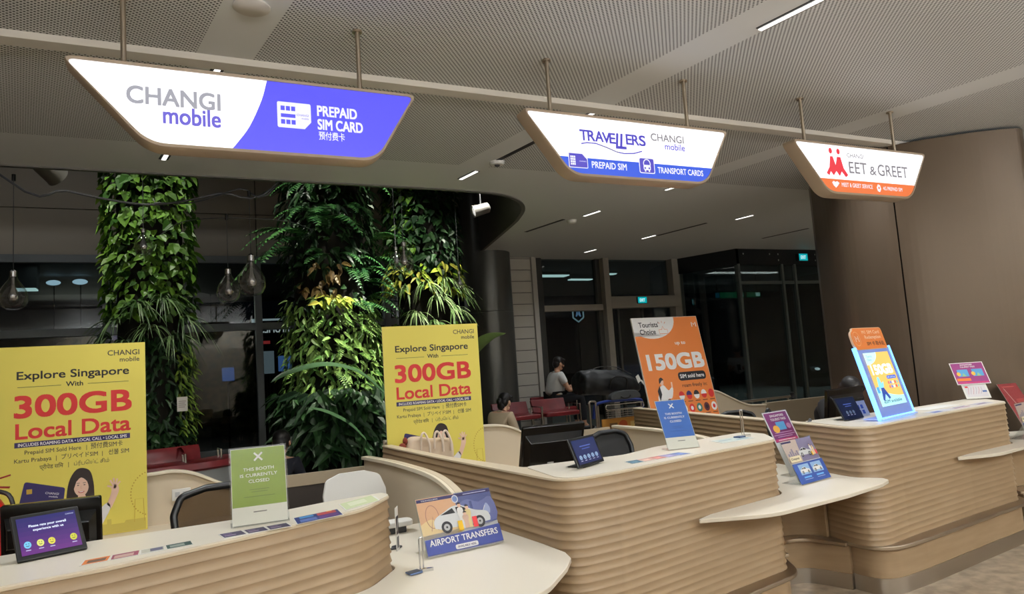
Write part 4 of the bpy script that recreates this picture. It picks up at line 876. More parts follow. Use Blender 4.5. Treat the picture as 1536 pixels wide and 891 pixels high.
def pink_art(a, w_, h):
    a.rect(0, 0, w_, h, WHI, .5); a.rect(w_ * .04, h * .03, w_ * .96, h * .97, ink(138, 52, 112), 1)
    a.text('SINGAPORE', w_ * .52, h * .83, h * .075, WHI, 3, 'C', w=w_ * .56, bold=.02); a.text('TOURIST PASS', w_ * .52, h * .71, h * .075, WHI, 3, 'C', w=w_ * .62, bold=.02)
    a.rect(w_ * .34, h * .40, w_ * .70, h * .66, ink(90, 160, 206), 2); a.ell(w_ * .28, h * .44, w_ * .13, h * .12, ink(240, 176, 60), 3, 18); a.ell(w_ * .82, h * .5, w_ * .09, h * .09, ink(190, 130, 170), 3, 14)
    for z_, k in ((.32, .7), (.25, .84), (.19, .6)): a.line([(w_ * (.5 - k / 2), h * z_), (w_ * (.5 + k / 2), h * z_)], h * .018, ink(214, 170, 206), 2)
    a.rect(w_ * .04, h * .05, w_ * .96, h * .13, ink(206, 62, 120), 2); a.line([(w_ * .16, h * .09), (w_ * .86, h * .09)], h * .02, WHI, 3)
def stacked(label, x, y, z, yaw, lean, w_, h, pw, ph, plabel):
    t = sheet_stand('leaflet_stand', label, 'sign', x, y, z, yaw, lean, w_, h, van_art, .13)
    return t
stacked('blue flyer holder with two vans on the ledge between middle and right counters', 3.69, 3.27, .7555, 10.4, 24, .345, .286, 0, 0, '')
def pink_tall(a, w_, h):
    a.rect(0, 0, w_, h * .50, ink(232, 230, 226), .5)
    b2 = Art(); pink_art(b2, w_, h * .5)
    for src, dst in ((b2.P, a.P), (b2.T, a.T)):
        o = len(dst.v); dst.v += [(x, y, z + h * .5) for x, y, z in src.v]; dst.f += [tuple(i + o for i in q) for q in src.f]
        lst, sl = (a.pm, b2.pm) if dst is a.P else (a.tm, b2.tm); mp = [a._i(lst, m) for m in sl]; dst.m += [mp[i] for i in src.m]
sheet_stand('flyer_holder', 'purple tourist pass flyer standing up behind the blue van flyers', 'flyer', 3.868, 3.527, .7555, 9.4, 23.5, .286, .455, pink_tall, .08, False)
stacked('blue flyer holder with two vans on the ledge at right picture edge', 6.34, 3.335, .7555, 9.3, 12, .40, .29, 0, 0, '')
def red_art(a, w_, h):
    a.rect(0, 0, w_, h, ink(150, 34, 40), .5); a.line([(w_ * .2, h * .9), (w_ * .45, h * .4), (w_ * .7, h * .05)], .006, ink(210, 180, 170), 1); a.rrect(w_ * .5, h * .4, w_ * .9, h * .66, .01, ink(178, 70, 66), 1); a.line([(w_ * .15, h * .93), (w_ * .8, h * .93)], .008, ink(200, 90, 84), 1)
sheet_stand('flyer_holder', 'dark red leaflet leaning on the ledge at the right picture edge', 'flyer', 6.83, 3.60, .7555, -14, 30, .21, .46, red_art, .1, False)
def pass_art(a, w_, h):
    a.rect(0, 0, w_, h, WHI, .5); a.rect(w_ * .025, h * .03, w_ * .975, h * .97, ink(146, 58, 120), 1)
    a.text('SINGAPORE', w_ * .48, h * .86, h * .065, WHI, 3, 'C', w=w_ * .36, bold=.02); a.text('TOURIST PASS', w_ * .5, h * .76, h * .065, WHI, 3, 'C', w=w_ * .44, bold=.02)
    for q in (.14, .58): a.rect(w_ * q, h * .36, w_ * (q + .32), h * .68, ink(96, 166, 216), 2); a.ell(w_ * (q + .02), h * .48, w_ * .06, h * .09, ink(240, 190, 80), 3, 14); a.poly([(w_ * (q + .1), h * .36), (w_ * (q + .16), h * .52), (w_ * (q + .24), h * .36)], ink(150, 200, 150), 3)
    a.rect(w_ * .05, h * .16, w_ * .46, h * .28, ink(236, 128, 52), 2); a.rect(w_ * .05, h * .05, w_ * .95, h * .11, ink(206, 62, 120), 2)
t = thing('flyer_holder', 'purple tourist pass flyer over a white sheet on the right counter end', 'flyer', (6.149 - .02, 3.63, ZK + .004), radians(-31)); M = frame_of(0, radians(28.5))
MB().bb(-.10, .10, -.001, .001, .004, .15).xf(M).build('white_sheet', PAPER, t, smooth=False); MB().bb(-.10, .10, .01, .012, .003, .30).xf(M).build('acrylic_sleeve', SHEET, t, smooth=False)
MB().bb(-.10, .10, -.01, .14, 0, .004).build('acrylic_foot', SHEET, t, smooth=False)
MB().bb(-.13, .145, -.006, -.004, .135, .345).xf(M).build('flyer_sheet', PAPER, t, smooth=False)
a = Art()
a.rect(-.085, .02, .085, .13, ink(226, 222, 226), 1)
for i in range(6): a.line([(-.07 + .02 * i, .045), (-.06 + .022 * i, .08), (-.05 + .02 * i, .11)], .0025, ink(170, 160, 180) if i % 2 else ink(200, 120, 130), 2)
a.rect(-.08, .105, -.055, .12, ink(200, 60, 70), 3); a.rect(.05, .06, .085, .075, ink(80, 110, 170), 3)
a.build(t, M @ Matrix.Translation((0, -.001, 0)), 'map_print')
a = Art(); pass_art(a, .275, .21); a.build(t, M @ Matrix.Translation((-.13, -.0065, .135)), 'print')
# glowing light box
t = thing('light_box', 'glowing edge lit display with an orange header on the right counter', 'light box', (4.613, 3.302, ZK + .006), radians(13.2)); M = frame_of(0, radians(14))
WL, HL = .57, .52
EDGE = mat('blue_lit_acrylic_edge', s(150, 200, 255), .2, emit=s(96, 168, 255), es=2.2)
MB().bb(-WL / 2 + .02, WL / 2 - .02, 0, .016, .012, HL - .01).xf(M).build('clear_panel', mat('frosted_acrylic', s(128, 146, 196), .25, emit=s(70, 96, 176), es=.55), t, smooth=False)
b = MB(); b.bb(-WL / 2, -WL / 2 + .022, -.004, .02, 0, HL); b.bb(WL / 2 - .022, WL / 2, -.004, .02, 0, HL); b.bb(-WL / 2 + .022, WL / 2 - .022, -.004, .02, 0, .016); b.xf(M).build('lit_edge', EDGE, t, smooth=False)
MB().bb(-WL / 2, WL / 2, -.02, .12, 0, .008).build('base', mat('frosted_acrylic_base', s(190, 204, 230), .2, emit=s(80, 120, 230), es=.4), t, bevel=.002)
G = lambda c, e=1.1: glow(c, e)
a = Art(); x0, x1, z0, z1 = -.20, .205, .085, .475; a.rect(x0, z0, x1, z1, G((255, 206, 110)), 1)
a.poly([(x0, z1), (x0, z1 - .09)] + [(x0 + .20 * sin(radians(q)), z1 - .09 * cos(radians(q))) for q in range(10, 91, 10)], G((214, 250, 250)), 2); a.text('Tourists', x0 + .03, z1 - .035, .018, G((60, 130, 150)), 3, w=.09); a.text('Choice', x0 + .03, z1 - .06, .018, G((60, 130, 150)), 3, w=.07)
a.poly([(x0, z0)] + [(x0 + (x1 - x0) * u, z0 + .06 + .075 * (1 - u) ** 2) for u in (0, .2, .4, .6, .8, 1)] + [(x1, z0)], G((190, 250, 255)), 2)
a.text('150GB', .005, .315, .068, G((250, 255, 255), 1.4), 3, 'C', w=.33, bold=.05); a.rrect(.03, .272, .185, .297, .012, G((70, 110, 220)), 3); a.text('SIM sold here', .107, .279, .011, G((240, 250, 255)), 4, 'C', w=.13)
for i in range(10): a.ell(.03 + (i % 5) * .036, .245 - .03 * (i // 5), .013, .012, G([(236, 120, 120), (90, 130, 230), (250, 250, 255), (236, 90, 100), (120, 200, 200)][i % 5]), 3, 10)
a.poly(smooth_open([(-.13, .29), (-.10, .295), (-.085, .25), (-.05, .26), (-.07, .22), (-.12, .2), (-.15, .22)], 3), G((150, 230, 250)), 3); a.poly([(-.12, .215), (-.075, .215), (-.02, .14), (-.05, .13), (-.085, .17), (-.13, .12), (-.15, .13)], G((56, 84, 170)), 4); a.rrect(-.19, .18, -.15, .225, .008, G((90, 180, 240)), 4)
a.text('eSIM available', -.005, .105, .024, G((40, 100, 130)), 4, 'C', w=.29, bold=.02)
a.build(t, M @ Matrix.Translation((0, -.005, 0)), 'lit_poster')
hd = fillet([(-.245, .50, .03), (.245, .50, .02), (.245, .665, .03), (-.22, .665, .02), (-.225, .65, .01), (-.275, .625, .05), (-.275, .54, .05)], 5)
MB().prism_xz(hd, -.002, .012).xf(M).build('header', mat('header_edge', s(236, 200, 170), .5), t)
a = Art(); a.poly(offset2(ccw(hd), -.004), ORI, 1); a.ring(-.20, .583, .05, .052, .004, ink(240, 190, 150), 2); a.line([(-.222, .56), (-.222, .604), (-.20, .58), (-.178, .604), (-.178, .56)], .008, WHI, 3)
a.text('M1 SIM Card', .05, .618, .026, ink(250, 222, 200), 2, 'C', w=.28, bold=.012); a.text('Redemption', .06, .58, .026, ink(250, 222, 200), 2, 'C', w=.26, bold=.012); a.text('SIM 卡 取卡处', .07, .53, .026, BLKI, 2, 'C', w=.28, bold=.012)
a.build(t, M @ Matrix.Translation((0, -.003, 0)), 'header_print')
# ------------------------------------------------------------------ tablets and monitors
def tablet(label, x, y, yaw, lean, w_, h, art):
    t = thing('feedback_tablet', label, 'tablet', (x, y, ZK + .004), radians(yaw)); M = frame_of(0, radians(lean))
    MB().bb(-w_ / 2, w_ / 2, 0, .012, .004, h).xf(M).build('case', BLACK, t, bevel=.004)
    MB().prism_yz([(.014 + sin(radians(lean)) * h * .5, cos(radians(lean)) * h * .5), (.014, .004), (sin(radians(lean)) * h * .5 + .09, 0.0), (.004, 0)], -w_ * .3, w_ * .3).build('stand', BLACK, t)
    a = Art(); art(a, w_, h); a.build(t, M @ Matrix.Translation((-w_ / 2, -.001, .004)), 'screen'); return t
def scr(bright, faces, title):
    k = bright
    def f(a, w_, h):
        m = .07
        for i in range(8):
            z0 = h * (.09 + .80 * i / 8); u = i / 7; c_ = (int((104 - 60 * u) * k), int((44 - 4 * u) * k), int((128 - 20 * u) * k)) if title else (int(50 * k), int((56 + 8 * u) * k), int((110 + 10 * u) * k))
            a.rect(w_ * m, z0, w_ * (1 - m), z0 + h * .10, glow(c_), 1)
        if title:
            a.text('Please rate your overall', w_ * .5, h * .665, h * .052, glow((230, 240, 255), 1.2), 3, 'C', w=w_ * .54, bold=.02); a.text('experience with us', w_ * .5, h * .575, h * .052, glow((230, 240, 255), 1.2), 3, 'C', w=w_ * .44, bold=.02); a.text('CHANGI', w_ * .78, h * .81, h * .03, glow((210, 220, 250)), 3, w=w_ * .12)
        else:
            a.line([(w_ * .3, h * .66), (w_ * .7, h * .66)], h * .03, glow((90, 110, 190)), 2); a.line([(w_ * .35, h * .57), (w_ * .65, h * .57)], h * .025, glow((80, 100, 180)), 2)
        for q, c_ in faces:
            a.ell(w_ * q, h * .30, w_ * .052, h * .075, glow(c_), 3, 16)
            a.ell(w_ * (q - .018), h * .32, w_ * .008, None, glow((40, 40, 60)), 4, 8); a.ell(w_ * (q + .018), h * .32, w_ * .008, None, glow((40, 40, 60)), 4, 8); a.line([(w_ * (q - .022), h * .28), (w_ * q, h * .265), (w_ * (q + .022), h * .28)], h * .012, glow((40, 40, 60)), 4); a.line([(w_ * (q - .035), h * .185), (w_ * (q + .035), h * .185)], h * .018, glow((200, 200, 230)), 3)
    return f
tablet('lit feedback tablet with four round faces on the nearest counter', -.382, 2.918, 19.9, 43, .207, .189, scr(1., [(.17, (120, 200, 236)), (.35, (226, 226, 120)), (.51, (226, 214, 80)), (.83, (206, 206, 70))], True))
tablet('dim feedback tablet with five round faces on the middle counter', 1.949, 3.148, 27, 21.5, .262, .159, scr(.8, [(.2 + .15 * i, (150, 176, 206)) for i in range(5)], False))
tablet('dark feedback tablet beside the glowing light box on the right counter', 4.36, 3.46, 6, 25, .24, .172, scr(.35, [(.3 + .16 * i, (96, 110, 130)) for i in range(3)], False))
def monitor(label, x, y, z, yaw, lean, w_, h, base_z):
    t = thing('monitor', label, 'monitor', (x, y, base_z), radians(yaw)); M = Matrix.Translation((0, 0, z - base_z)) @ frame_of(0, radians(lean))
    b = MB(); b.prism_xz(fillet([(-w_ / 2, 0, .01), (w_ / 2, 0, .01), (w_ / 2, h, .01), (-w_ / 2, h, .01)], 3), 0, .03)
    n0 = len(b.v); q = [(-w_ * .46, .03), (w_ * .46, .03), (w_ * .46, h - .05), (-w_ * .46, h - .05)]; q2 = [(-w_ * .40, .05), (w_ * .40, .05), (w_ * .40, h - .09), (-w_ * .40, h - .09)]
    b.raw([(u, -.002, v) for u, v in q] + [(u, -.04, v) for u, v in q2], [(4, 5, 6, 7), (0, 1, 5, 4), (1, 2, 6, 5), (2, 3, 7, 6), (3, 0, 4, 7)])
    b.xf(M).build('housing', BLACK_GLOSS, t, bevel=.004)
    MB().bb(-w_ / 2 + .015, w_ / 2 - .015, .0305, .0315, .015, h - .015).xf(M).build('screen', mat('dark_screen', s(20, 22, 28), .1), t, smooth=False)
    c = MB(); c.bb(-.045, .045, -.03, .02, .02, z - base_z + h * .4); c.build('neck', BLACK, t, bevel=.004)
    MB().prism(fillet([(-.13, -.09, .03), (.13, -.09, .03), (.13, .09, .03), (-.13, .09, .03)], 4), 0, .02).build('foot', BLACK, t, bevel=.004)
    a = Art(); a.rect(-w_ * .12, .06, -w_ * .02, .07, ink(200, 200, 200), 1); a.build(t, M @ Matrix.Translation((0, -.0405, 0)), 'sticker'); return t
def desk(label, poly, z, legs=()):
    t = thing('inner_desk', label, 'desk', (0, 0, 0)); MB().prism(ccw(fillet(poly, 4)), z - .03, z).build('desk_top', CREAM, t)
    for x, y in legs: MB().cyl((x, y, 0), (x, y, z - .03), .02, n=10).build('leg', STEEL, t)
desk('cream inner desk behind the nearest counter', [(-.90, 3.18, 0), (.50, 3.28, 0), (.50, 3.72, .1), (-.90, 3.72, 0)], .74, [(-.9, 3.66), (.5, 3.66)])
desk('cream inner desk behind the middle counter', [(1.76, 3.53, 0), (3.2, 3.66, 0), (3.2, 4.0, .1), (1.76, 4.1, 0)], .74, [(1.82, 4.05), (3.1, 3.95)])
desk('cream inner desk behind the right counter', [(4.36, 3.80, 0), (6.1, 3.82, 0), (6.1, 4.35, .1), (4.42, 4.35, 0)], .74, [(4.5, 4.28), (6.0, 4.28)])
monitor('black monitor seen from behind on the nearest counter, tablet before it', -.46, 3.46, .985, -8, -4, .355, .215, .74)
monitor('black monitor seen from behind at the middle booth', 2.10, 3.88, .97, -4, -20, .42, .29, .74)
monitor('black monitor seen from behind at the right booth', 5.10, 4.14, .98, 8, -8, .54, .27, .74)
# ------------------------------------------------------------------ flat leaflets on the counters
def leaflet(label, poly, art, z=ZK, group=None):
    cx = sum(p[0] for p in poly) / 4; cy = sum(p[1] for p in poly) / 4
    t = thing('leaflet', label, 'leaflet', (cx, cy, z), 0, group)
    q = [(x - cx, y - cy) for x, y in poly]; MB().prism(ccw(q), 0, .0012).build('sheet', PAPER, t, smooth=False)
    if art:
        ux = Vector(q[1]) - Vector(q[0]); uy = Vector(q[3]) - Vector(q[0]); P_ = lambda u, v: Vector(q[0]) + ux * u + uy * v; b = MB(); ms = []
        for k, (u0, v0, u1, v1, m) in enumerate(art):
            if m not in ms: ms.append(m)
            b.raw([(*P_(u, v), .0014 + .0003 * k) for u, v in ((u0, v0), (u1, v0), (u1, v1), (u0, v1))], [(0, 1, 2, 3)], ms.index(m))
        b.build('print', ms, t, smooth=False)
    return t
def lerp4(p, u0, u1): 
    a, b, c, d = [Vector(q) for q in p]; return [tuple(a.lerp(b, u0)), tuple(a.lerp(b, u1)), tuple(d.lerp(c, u1)), tuple(d.lerp(c, u0))]
SA = [(-.285, 2.695), (.05, 2.755), (.04, 2.825), (-.28, 2.775)]
for i, (u0, u1, lb, ar) in enumerate([(0, .24, 'orange card at left end of the strip taped on nearest counter', [(.05, .05, .95, .95, ORI), (.2, .2, .85, .7, ink(110, 84, 70))]),
        (.25, .5, 'pink and maroon card in the strip taped on nearest counter', [(.03, .05, .97, .95, ink(150, 60, 90)), (.12, .15, .8, .7, ink(206, 170, 160))]),
        (.51, .74, 'pale card in the strip taped on nearest counter', [(.05, .1, .95, .9, ink(200, 196, 180)), (.4, .2, .9, .8, ink(96, 96, 120))]),
        (.75, 1., 'dark green card at right end of the strip taped on nearest counter', [(.03, .05, .97, .95, ink(34, 66, 60)), (.15, .2, .7, .7, ink(150, 160, 150))])]): leaflet(lb, lerp4(SA, u0, u1), ar)
SB = [(.15, 2.775), (.39, 2.805), (.385, 2.885), (.135, 2.865)]
DKV = ink(50, 40, 76)
for i, (u0, u1, lb) in enumerate([(0, .34, 'dark violet card left, lying before the green closed sign'), (.345, .66, 'dark violet card middle, lying before the green closed sign'), (.665, 1, 'dark violet card right, lying before the green closed sign')]): leaflet(lb, lerp4(SB, u0, u1), [(.04, .06, .96, .94, DKV), (.12, .3, .6, .45, ink(160, 140, 170)), (.12, .6, .5, .7, ink(130, 110, 150))])
SC_ = [(.41, 2.82), (.60, 2.875), (.60, 3.0), (.415, 2.96)]
leaflet('dark blue brochure sheet with red and orange pictures right of the green sign', SC_, [(.02, .03, .98, .97, ink(44, 56, 110)), (.1, .15, .45, .5, ink(90, 110, 170)), (.5, .55, .92, .92, ink(176, 70, 70)), (.5, .1, .92, .45, ink(96, 60, 120)), (.12, .6, .42, .88, ink(70, 130, 180)), (.72, .8, .84, .92, ink(236, 160, 60))])
leaflet('pale green brochure sheet at the rounded end of the nearest counter', [(.625, 2.96), (.80, 3.07), (.81, 3.2), (.63, 3.12)], [(.03, .03, .97, .97, ink(206, 214, 170)), (.2, .3, .7, .8, ink(226, 230, 200))])
SD = [(2.12, 3.035), (2.56, 3.085), (2.53, 3.185), (2.14, 3.135)]
for i, (u0, u1, lb, c_) in enumerate([(0, .2, 'teal blue card at left end of the strip on middle counter', (70, 110, 130)), (.205, .4, 'pale salmon card in the strip on middle counter', (220, 176, 160)), (.405, .6, 'salmon red card in the strip on middle counter', (206, 130, 120)), (.605, .8, 'lavender card in the strip on middle counter', (160, 150, 190)), (.805, 1., 'blue card at right end of the strip on middle counter', (96, 120, 180))]): leaflet(lb, lerp4(SD, u0, u1), [(.04, .06, .96, .94, ink(*c_)), (.2, .25, .7, .6, ink(*(min(255, v + 40) for v in c_)))])
leaflet('pale blue sheet taped at the rounded end of the middle counter', [(2.95, 3.27), (3.24, 3.30), (3.26, 3.42), (2.98, 3.42)], [(.03, .05, .97, .95, ink(206, 214, 206)), (.1, .5, .5, .6, ink(120, 150, 170)), (.55, .2, .9, .4, ink(140, 165, 180))])
for lb, q, ar in [('white paper sheet lying behind the printed strip on right counter', [(5.15, 3.42), (5.62, 3.47), (5.60, 3.62), (5.13, 3.58)], None),
                  ('printed sheet with blue corner lying on the right counter', [(4.93, 3.25), (5.24, 3.29), (5.26, 3.39), (4.95, 3.35)], [(.04, .06, .96, .94, ink(214, 214, 224)), (.1, .1, .5, .6, ink(110, 130, 190))]),
                  ('printed sheet with red lines lying on the right counter', [(5.26, 3.29), (5.56, 3.325), (5.57, 3.42), (5.28, 3.39)], [(.04, .06, .96, .94, ink(220, 214, 216)), (.1, .3, .9, .45, ink(176, 90, 110)), (.2, .6, .8, .75, ink(96, 110, 160))]),
                  ('grey printed sheet near the right counter end before the white sheet', [(5.60, 3.335), (5.88, 3.37), (5.90, 3.47), (5.62, 3.43)], [(.04, .06, .96, .94, ink(200, 196, 204)), (.2, .2, .7, .5, ink(130, 110, 140))])]: leaflet(lb, q, ar)
# ------------------------------------------------------------------ small desk items
def pole_stand(label, x, y, z, h, yaw):
    t = thing('card_holder', label, 'sign holder', (x, y, z), yaw)
    b = MB(); b.tube([(-.007, 0, .01), (-.007, 0, h - .006), (-.004, 0, h), (.004, 0, h), (.007, 0, h - .006), (.007, 0, .01)], .0035, 8); b.build('upright', CHROME, t)
    MB().prism(fillet([(-.012, -.012, .004), (.05, -.006, .004), (.05, .006, .004), (.012, .012, .004)], 3), 0, .012).build('foot', CHROME, t); MB().box((-.035, -.02, .006), (.06, .05, .008), Matrix.Rotation(.5, 3, 'Z')).build('base', mat('steel_blue', s(90, 110, 150), .3, .6), t, bevel=.002)
    return t
pole_stand('small chrome card holder upright on the left ledge', .965, 3.04, .7505, .145, -.3)
pole_stand('small chrome card holder upright on the end of middle counter', 3.24, 3.40, ZK, .17, -.3)
def terminal(label, x, y, z, yaw, c=WHITEP):
    t = thing('payment_terminal', label, 'payment terminal', (x, y, z), yaw)
    MB().prism(fillet([(-.085, -.05, .015), (.085, -.05, .015), (.085, .05, .015), (-.085, .05, .015)], 4), 0, .022).build('base', mat('terminal_grey', s(150, 150, 152), .4), t, bevel=.003)
    MB().prism_yz([(-.04, .022), (.045, .022), (.045, .075), (-.04, .05)], -.06, .06).build('body', c, t, bevel=.006); MB().box((0, -.01, .064), (.08, .04, .004), Matrix.Rotation(.28, 3, 'X')).build('screen', DKGREY, t); return t
terminal('white payment terminal on the ledge behind the tourist pass flyer', 3.64, 3.72, .7505, .2)
t = thing('folding_tablet_arm', 'white seat edge poking out over the left ledge behind nearest counter', 'seat', (1.06, 3.86, .7505)); MB().prism(fillet([(-.14, -.06, .03), (.12, -.05, .04), (.12, .05, .04), (-.14, .06, .03)], 5), .035, .065).build('pad', WHITEP, t, bevel=.008); MB().bb(-.1, .08, -.03, .03, 0, .035).build('bracket', DKGREY, t, bevel=.004)
t = thing('cable_clip', 'small dark metal clip lying on the left ledge', 'clip', (.98, 3.50, .7505), .4); MB().tube([(-.03, 0, .008), (-.01, .012, .012), (.02, .01, .012), (.03, -.006, .008), (0, -.014, .008)], .006, 8, closed=True).build('loop', DKGREY, t)
t = thing('counter_decal', 'black and white sticker on the rounded end of the nearest counter', 'sticker', (.888, 3.165, .93), radians(62)); MB().bb(-.03, .03, -.010, -.008, -.10, .09).build('sheet', WHITEP, t, smooth=False); a = Art(); a.rect(-.025, -.03, .025, .05, BLKI, 1); a.line([(-.015, -.015), (.015, .035)], .008, WHI, 2); a.rect(-.02, -.09, .02, -.04, ink(90, 90, 90), 1); a.build(t, Matrix.Translation((0, -.0105, 0)), 'print')
t = thing('stacked_pads', 'cream and grey pads stacked behind the monitor of middle booth', 'pad', (1.80, 3.72, .7405)); MB().bb(-.06, .06, -.08, .08, 0, .15).build('carton', mat('carton_cream', s(206, 196, 176), .6), t, bevel=.004)
t = thing('card_reader', 'low dark card reader right of the glowing light box', 'card reader', (4.97, 3.56, ZK), .15); MB().prism_yz([(-.06, 0), (.07, 0), (.07, .055), (-.06, .018)], -.085, .085).build('body', BLACK, t, bevel=.005); MB().box((0, .0, .043), (.10, .05, .004), Matrix.Rotation(.28, 3, 'X')).build('screen', mat('reader_screen', s(30, 44, 90), .2), t)
t = thing('price_card', 'small white card with blue squares between tablet and light box', 'card', (4.60, 3.56, ZK), .1); M = frame_of(0, .35); MB().bb(-.07, .07, 0, .003, .002, .12).xf(M).build('card', PAPER, t, smooth=False); a = Art(); [a.rect(-.05 + .045 * i, .06 - .04 * j, -.02 + .045 * i, .09 - .04 * j, ink(80, 110, 190), 1) for i in range(2) for j in range(2)]; a.build(t, M @ Matrix.Translation((0, -.0005, 0)), 'print'); MB().bb(-.05, .05, 0, .05, 0, .003).build('foot', SHEET, t, smooth=False)
t = thing('fire_extinguisher', 'red fire extinguisher cut off by the left picture edge', 'fire extinguisher', (-.895, 4.62, 0))
MB().lathe([(.075, 0), (.082, .02), (.082, .98), (.078, 1.05), (.05, 1.10), (.025, 1.125), (.022, 1.16)], n=24).build('body', mat('extinguisher_red', s(190, 24, 26), .3), t); MB().bb(-.02, .025, -.015, .015, 1.16, 1.19).box((.03, 0, 1.205), (.13, .022, .008), Matrix.Rotation(-.25, 3, 'Y')).box((.03, 0, 1.165), (.12, .022, .008), Matrix.Rotation(.15, 3, 'Y')).build('lever', mat('lever_red', s(150, 30, 28), .4), t); MB().cyl((-.02, -.03, 1.09), (-.02, -.085, 1.05), .028, n=16).build('gauge', WHITEP, t); MB().tube(smooth_open([(.02, 0, 1.15), (.10, -.02, 1.10), (.115, -.03, .9), (.09, -.04, .5)], 5), .012, 8).build('hose', BLACK, t)
t = thing('tote_bag', 'cream cloth tote bag slumped before the second yellow poster', 'bag', (1.80, 5.33, .6905)); b = MB()
b.prism_xz(smooth_open([(-.18, 0), (-.185, .25), (-.17, .41), (-.08, .43), (.02, .405), (.12, .40), (.19, .37), (.195, .2), (.18, 0)], 4), -.06, .06); b.build('body', mat('cream_canvas', s(226, 204, 178), .9), t, bevel=.03)
for x in (-.05, .06, .13): MB().tube(smooth_open([(x - .035, -.062, .33), (x - .03, -.075, .44), (x + .0, -.07, .455), (x + .03, -.075, .38), (x + .035, -.07, .30)], 5), .009, 8).build('strap', mat('strap_cream', s(238, 220, 200), .9), t)
MB().ball((-.22, -.02, .36), (.03, .03, .035)).ball((-.19, .0, .405), (.02, .02, .03)).build('charm', mat('rust_red', s(126, 52, 34), .7), t)

# ================================================================== people
def skin(name, nodes, edges, m, parent, sub=2, smooth=True):       # one continuous body grown round a jointed skeleton
    me = bpy.data.meshes.new(name); me.from_pydata([n[0] for n in nodes], edges, []); me.materials.append(m)
    o = bpy.data.objects.new(name, me); COL.objects.link(o); o.parent = parent
    md = o.modifiers.new('skin', 'SKIN'); md.use_smooth_shade = True; md.use_x_symmetry = False
    for i, n in enumerate(nodes):
        r = n[1]; me.skin_vertices[0].data[i].radius = r if isinstance(r, tuple) else (r, r); me.skin_vertices[0].data[i].use_root = (i == 0)
    if sub: q = o.modifiers.new('sub', 'SUBSURF'); q.levels = sub; q.render_levels = sub
    return o
SKM = mat('skin_tone', s(196, 150, 122), .55); SKM2 = mat('skin_tone_fair', s(214, 172, 146), .55); HRM = mat('black_hair', s(22, 19, 19), .5)
def V(*a): return Vector(a)
def person(label, loc, rz, P, sk, shirt, pants, hair, sleeve=.55, look=0., bun=False, detail=True):
    """P: joints in the figure's own frame (x = the way it faces, y = its left, z up)."""
    t = thing('person', label, 'person', loc, rz)
    hip, chest, neck, head = P['hip'], P['chest'], P['neck'], P['head']
    nd_, ed = [], []
    def add(p, r, par=None):
        nd_.append((tuple(p), r)); 
        if par is not None: ed.append((par, len(nd_) - 1))
        return len(nd_) - 1
    h0 = add(hip, (.13, .15)); w0 = add(hip.lerp(chest, .45), (.12, .14), h0); c0 = add(chest, (.12, .16), w0); n0 = add(neck, .058, c0)
    n1 = add(neck.lerp(head, .5), .055, n0)
    hd = (head - neck).normalized(); fx = P.get('face', V(1, 0, 0))
    a0 = add(head - hd * .02 , (.078, .07), n1); add(head + hd * .085, (.082, .072), a0)
    for sgn, arm in ((1, P['armL']), (-1, P['armR'])):
        sh, el, wr = arm; i = add(sh, .062, c0); i = add(sh.lerp(el, .5), .05, i); i = add(el, .042, i); i = add(el.lerp(wr, .4), .04, i); i = add(wr, .028, i)
        d = (wr - el).normalized(); pl = add(wr + d * .05, (.032, .022), i)
        if detail:
            up = V(0, 0, 1) if abs(d.z) < .8 else V(1, 0, 0); sd = d.cross(up).normalized() * sgn; dn = sd.cross(d).normalized() * sgn
            dn = -dn if dn.z > 0 else dn
            for k, (o, ln) in enumerate(((-.024, .062), (-.008, .072), (.008, .068), (.024, .054))):
                b0 = add(wr + d * .085 + up * o * .9, .0095, pl); b1 = add(wr + d * (.085 + ln * .5) + up * o + sd * -.004 * sgn, .009, b0); add(wr + d * (.085 + ln * .75) + up * o * .9 - sd * .022 * sgn, .0075, b1)
            th = add(wr + d * .04 + up * .036, .011, pl); add(wr + d * .075 + up * .05 - sd * .02, .009, th)
    if 'legL' in P:
        for kn, an in (P['legL'], P['legR']):
            s0 = hip + V(.02, .09 if kn.y > 0 else -.09, -.02); i = add(s0, .088, h0); i = add(s0.lerp(kn, .5), .08, i); i = add(kn, .062, i); i = add(kn.lerp(an, .4), .056, i); i = add(an, .038, i); i = add(an + V(.06, 0, -.06), .036, i); add(an + V(.16, 0, -.07), .028, i)
    skin('body', nd_, ed, sk, t)
    # face and hair
    R = fx.to_track_quat('X', 'Z').to_matrix(); HC = head + hd * .03
    f = MB(); f.ball(HC + R @ V(.088, 0, -.02), (.018, .012, .02), 8, 6); f.ball(HC + R @ V(.0, .078, -.015), (.02, .012, .03), 8, 6); f.ball(HC + R @ V(.0, -.078, -.015), (.02, .012, .03), 8, 6); f.ball(HC + R @ V(.04, 0, -.085), (.045, .045, .035), 10, 7); f.build('facial_features', sk, t)
    e = MB(); [e.ball(HC + R @ V(.078, y, .012), (.008, .013, .006), 8, 5) for y in (-.032, .032)]; [e.box(HC + R @ V(.083, y, .032), (.006, .03, .006), R) for y in (-.032, .032)]; e.build('eyes', BLACK, t)
    MB().ball(HC + R @ V(.082, 0, -.062), (.008, .022, .006), 8, 5).build('mouth', mat('lip_tone', s(160, 92, 86), .5), t)
    hb = MB(); hb.ball(HC + R @ V(-.022, 0, .035), (.098, .088, .085), 16, 10, rot=R); hb.ball(HC + R @ V(-.045, 0, -.02), (.07, .08, .085), 14, 9, rot=R); hb.ball(HC + R @ V(.05, 0, .075), (.045, .065, .03), 12, 8, rot=R)
    if bun: hb.ball(HC + R @ V(-.11, 0, -.03), (.045, .045, .05), 12, 8); hb.ball(HC + R @ V(-.07, 0, -.08), (.045, .06, .06), 12, 8)
    hb.build('hair', hair, t)
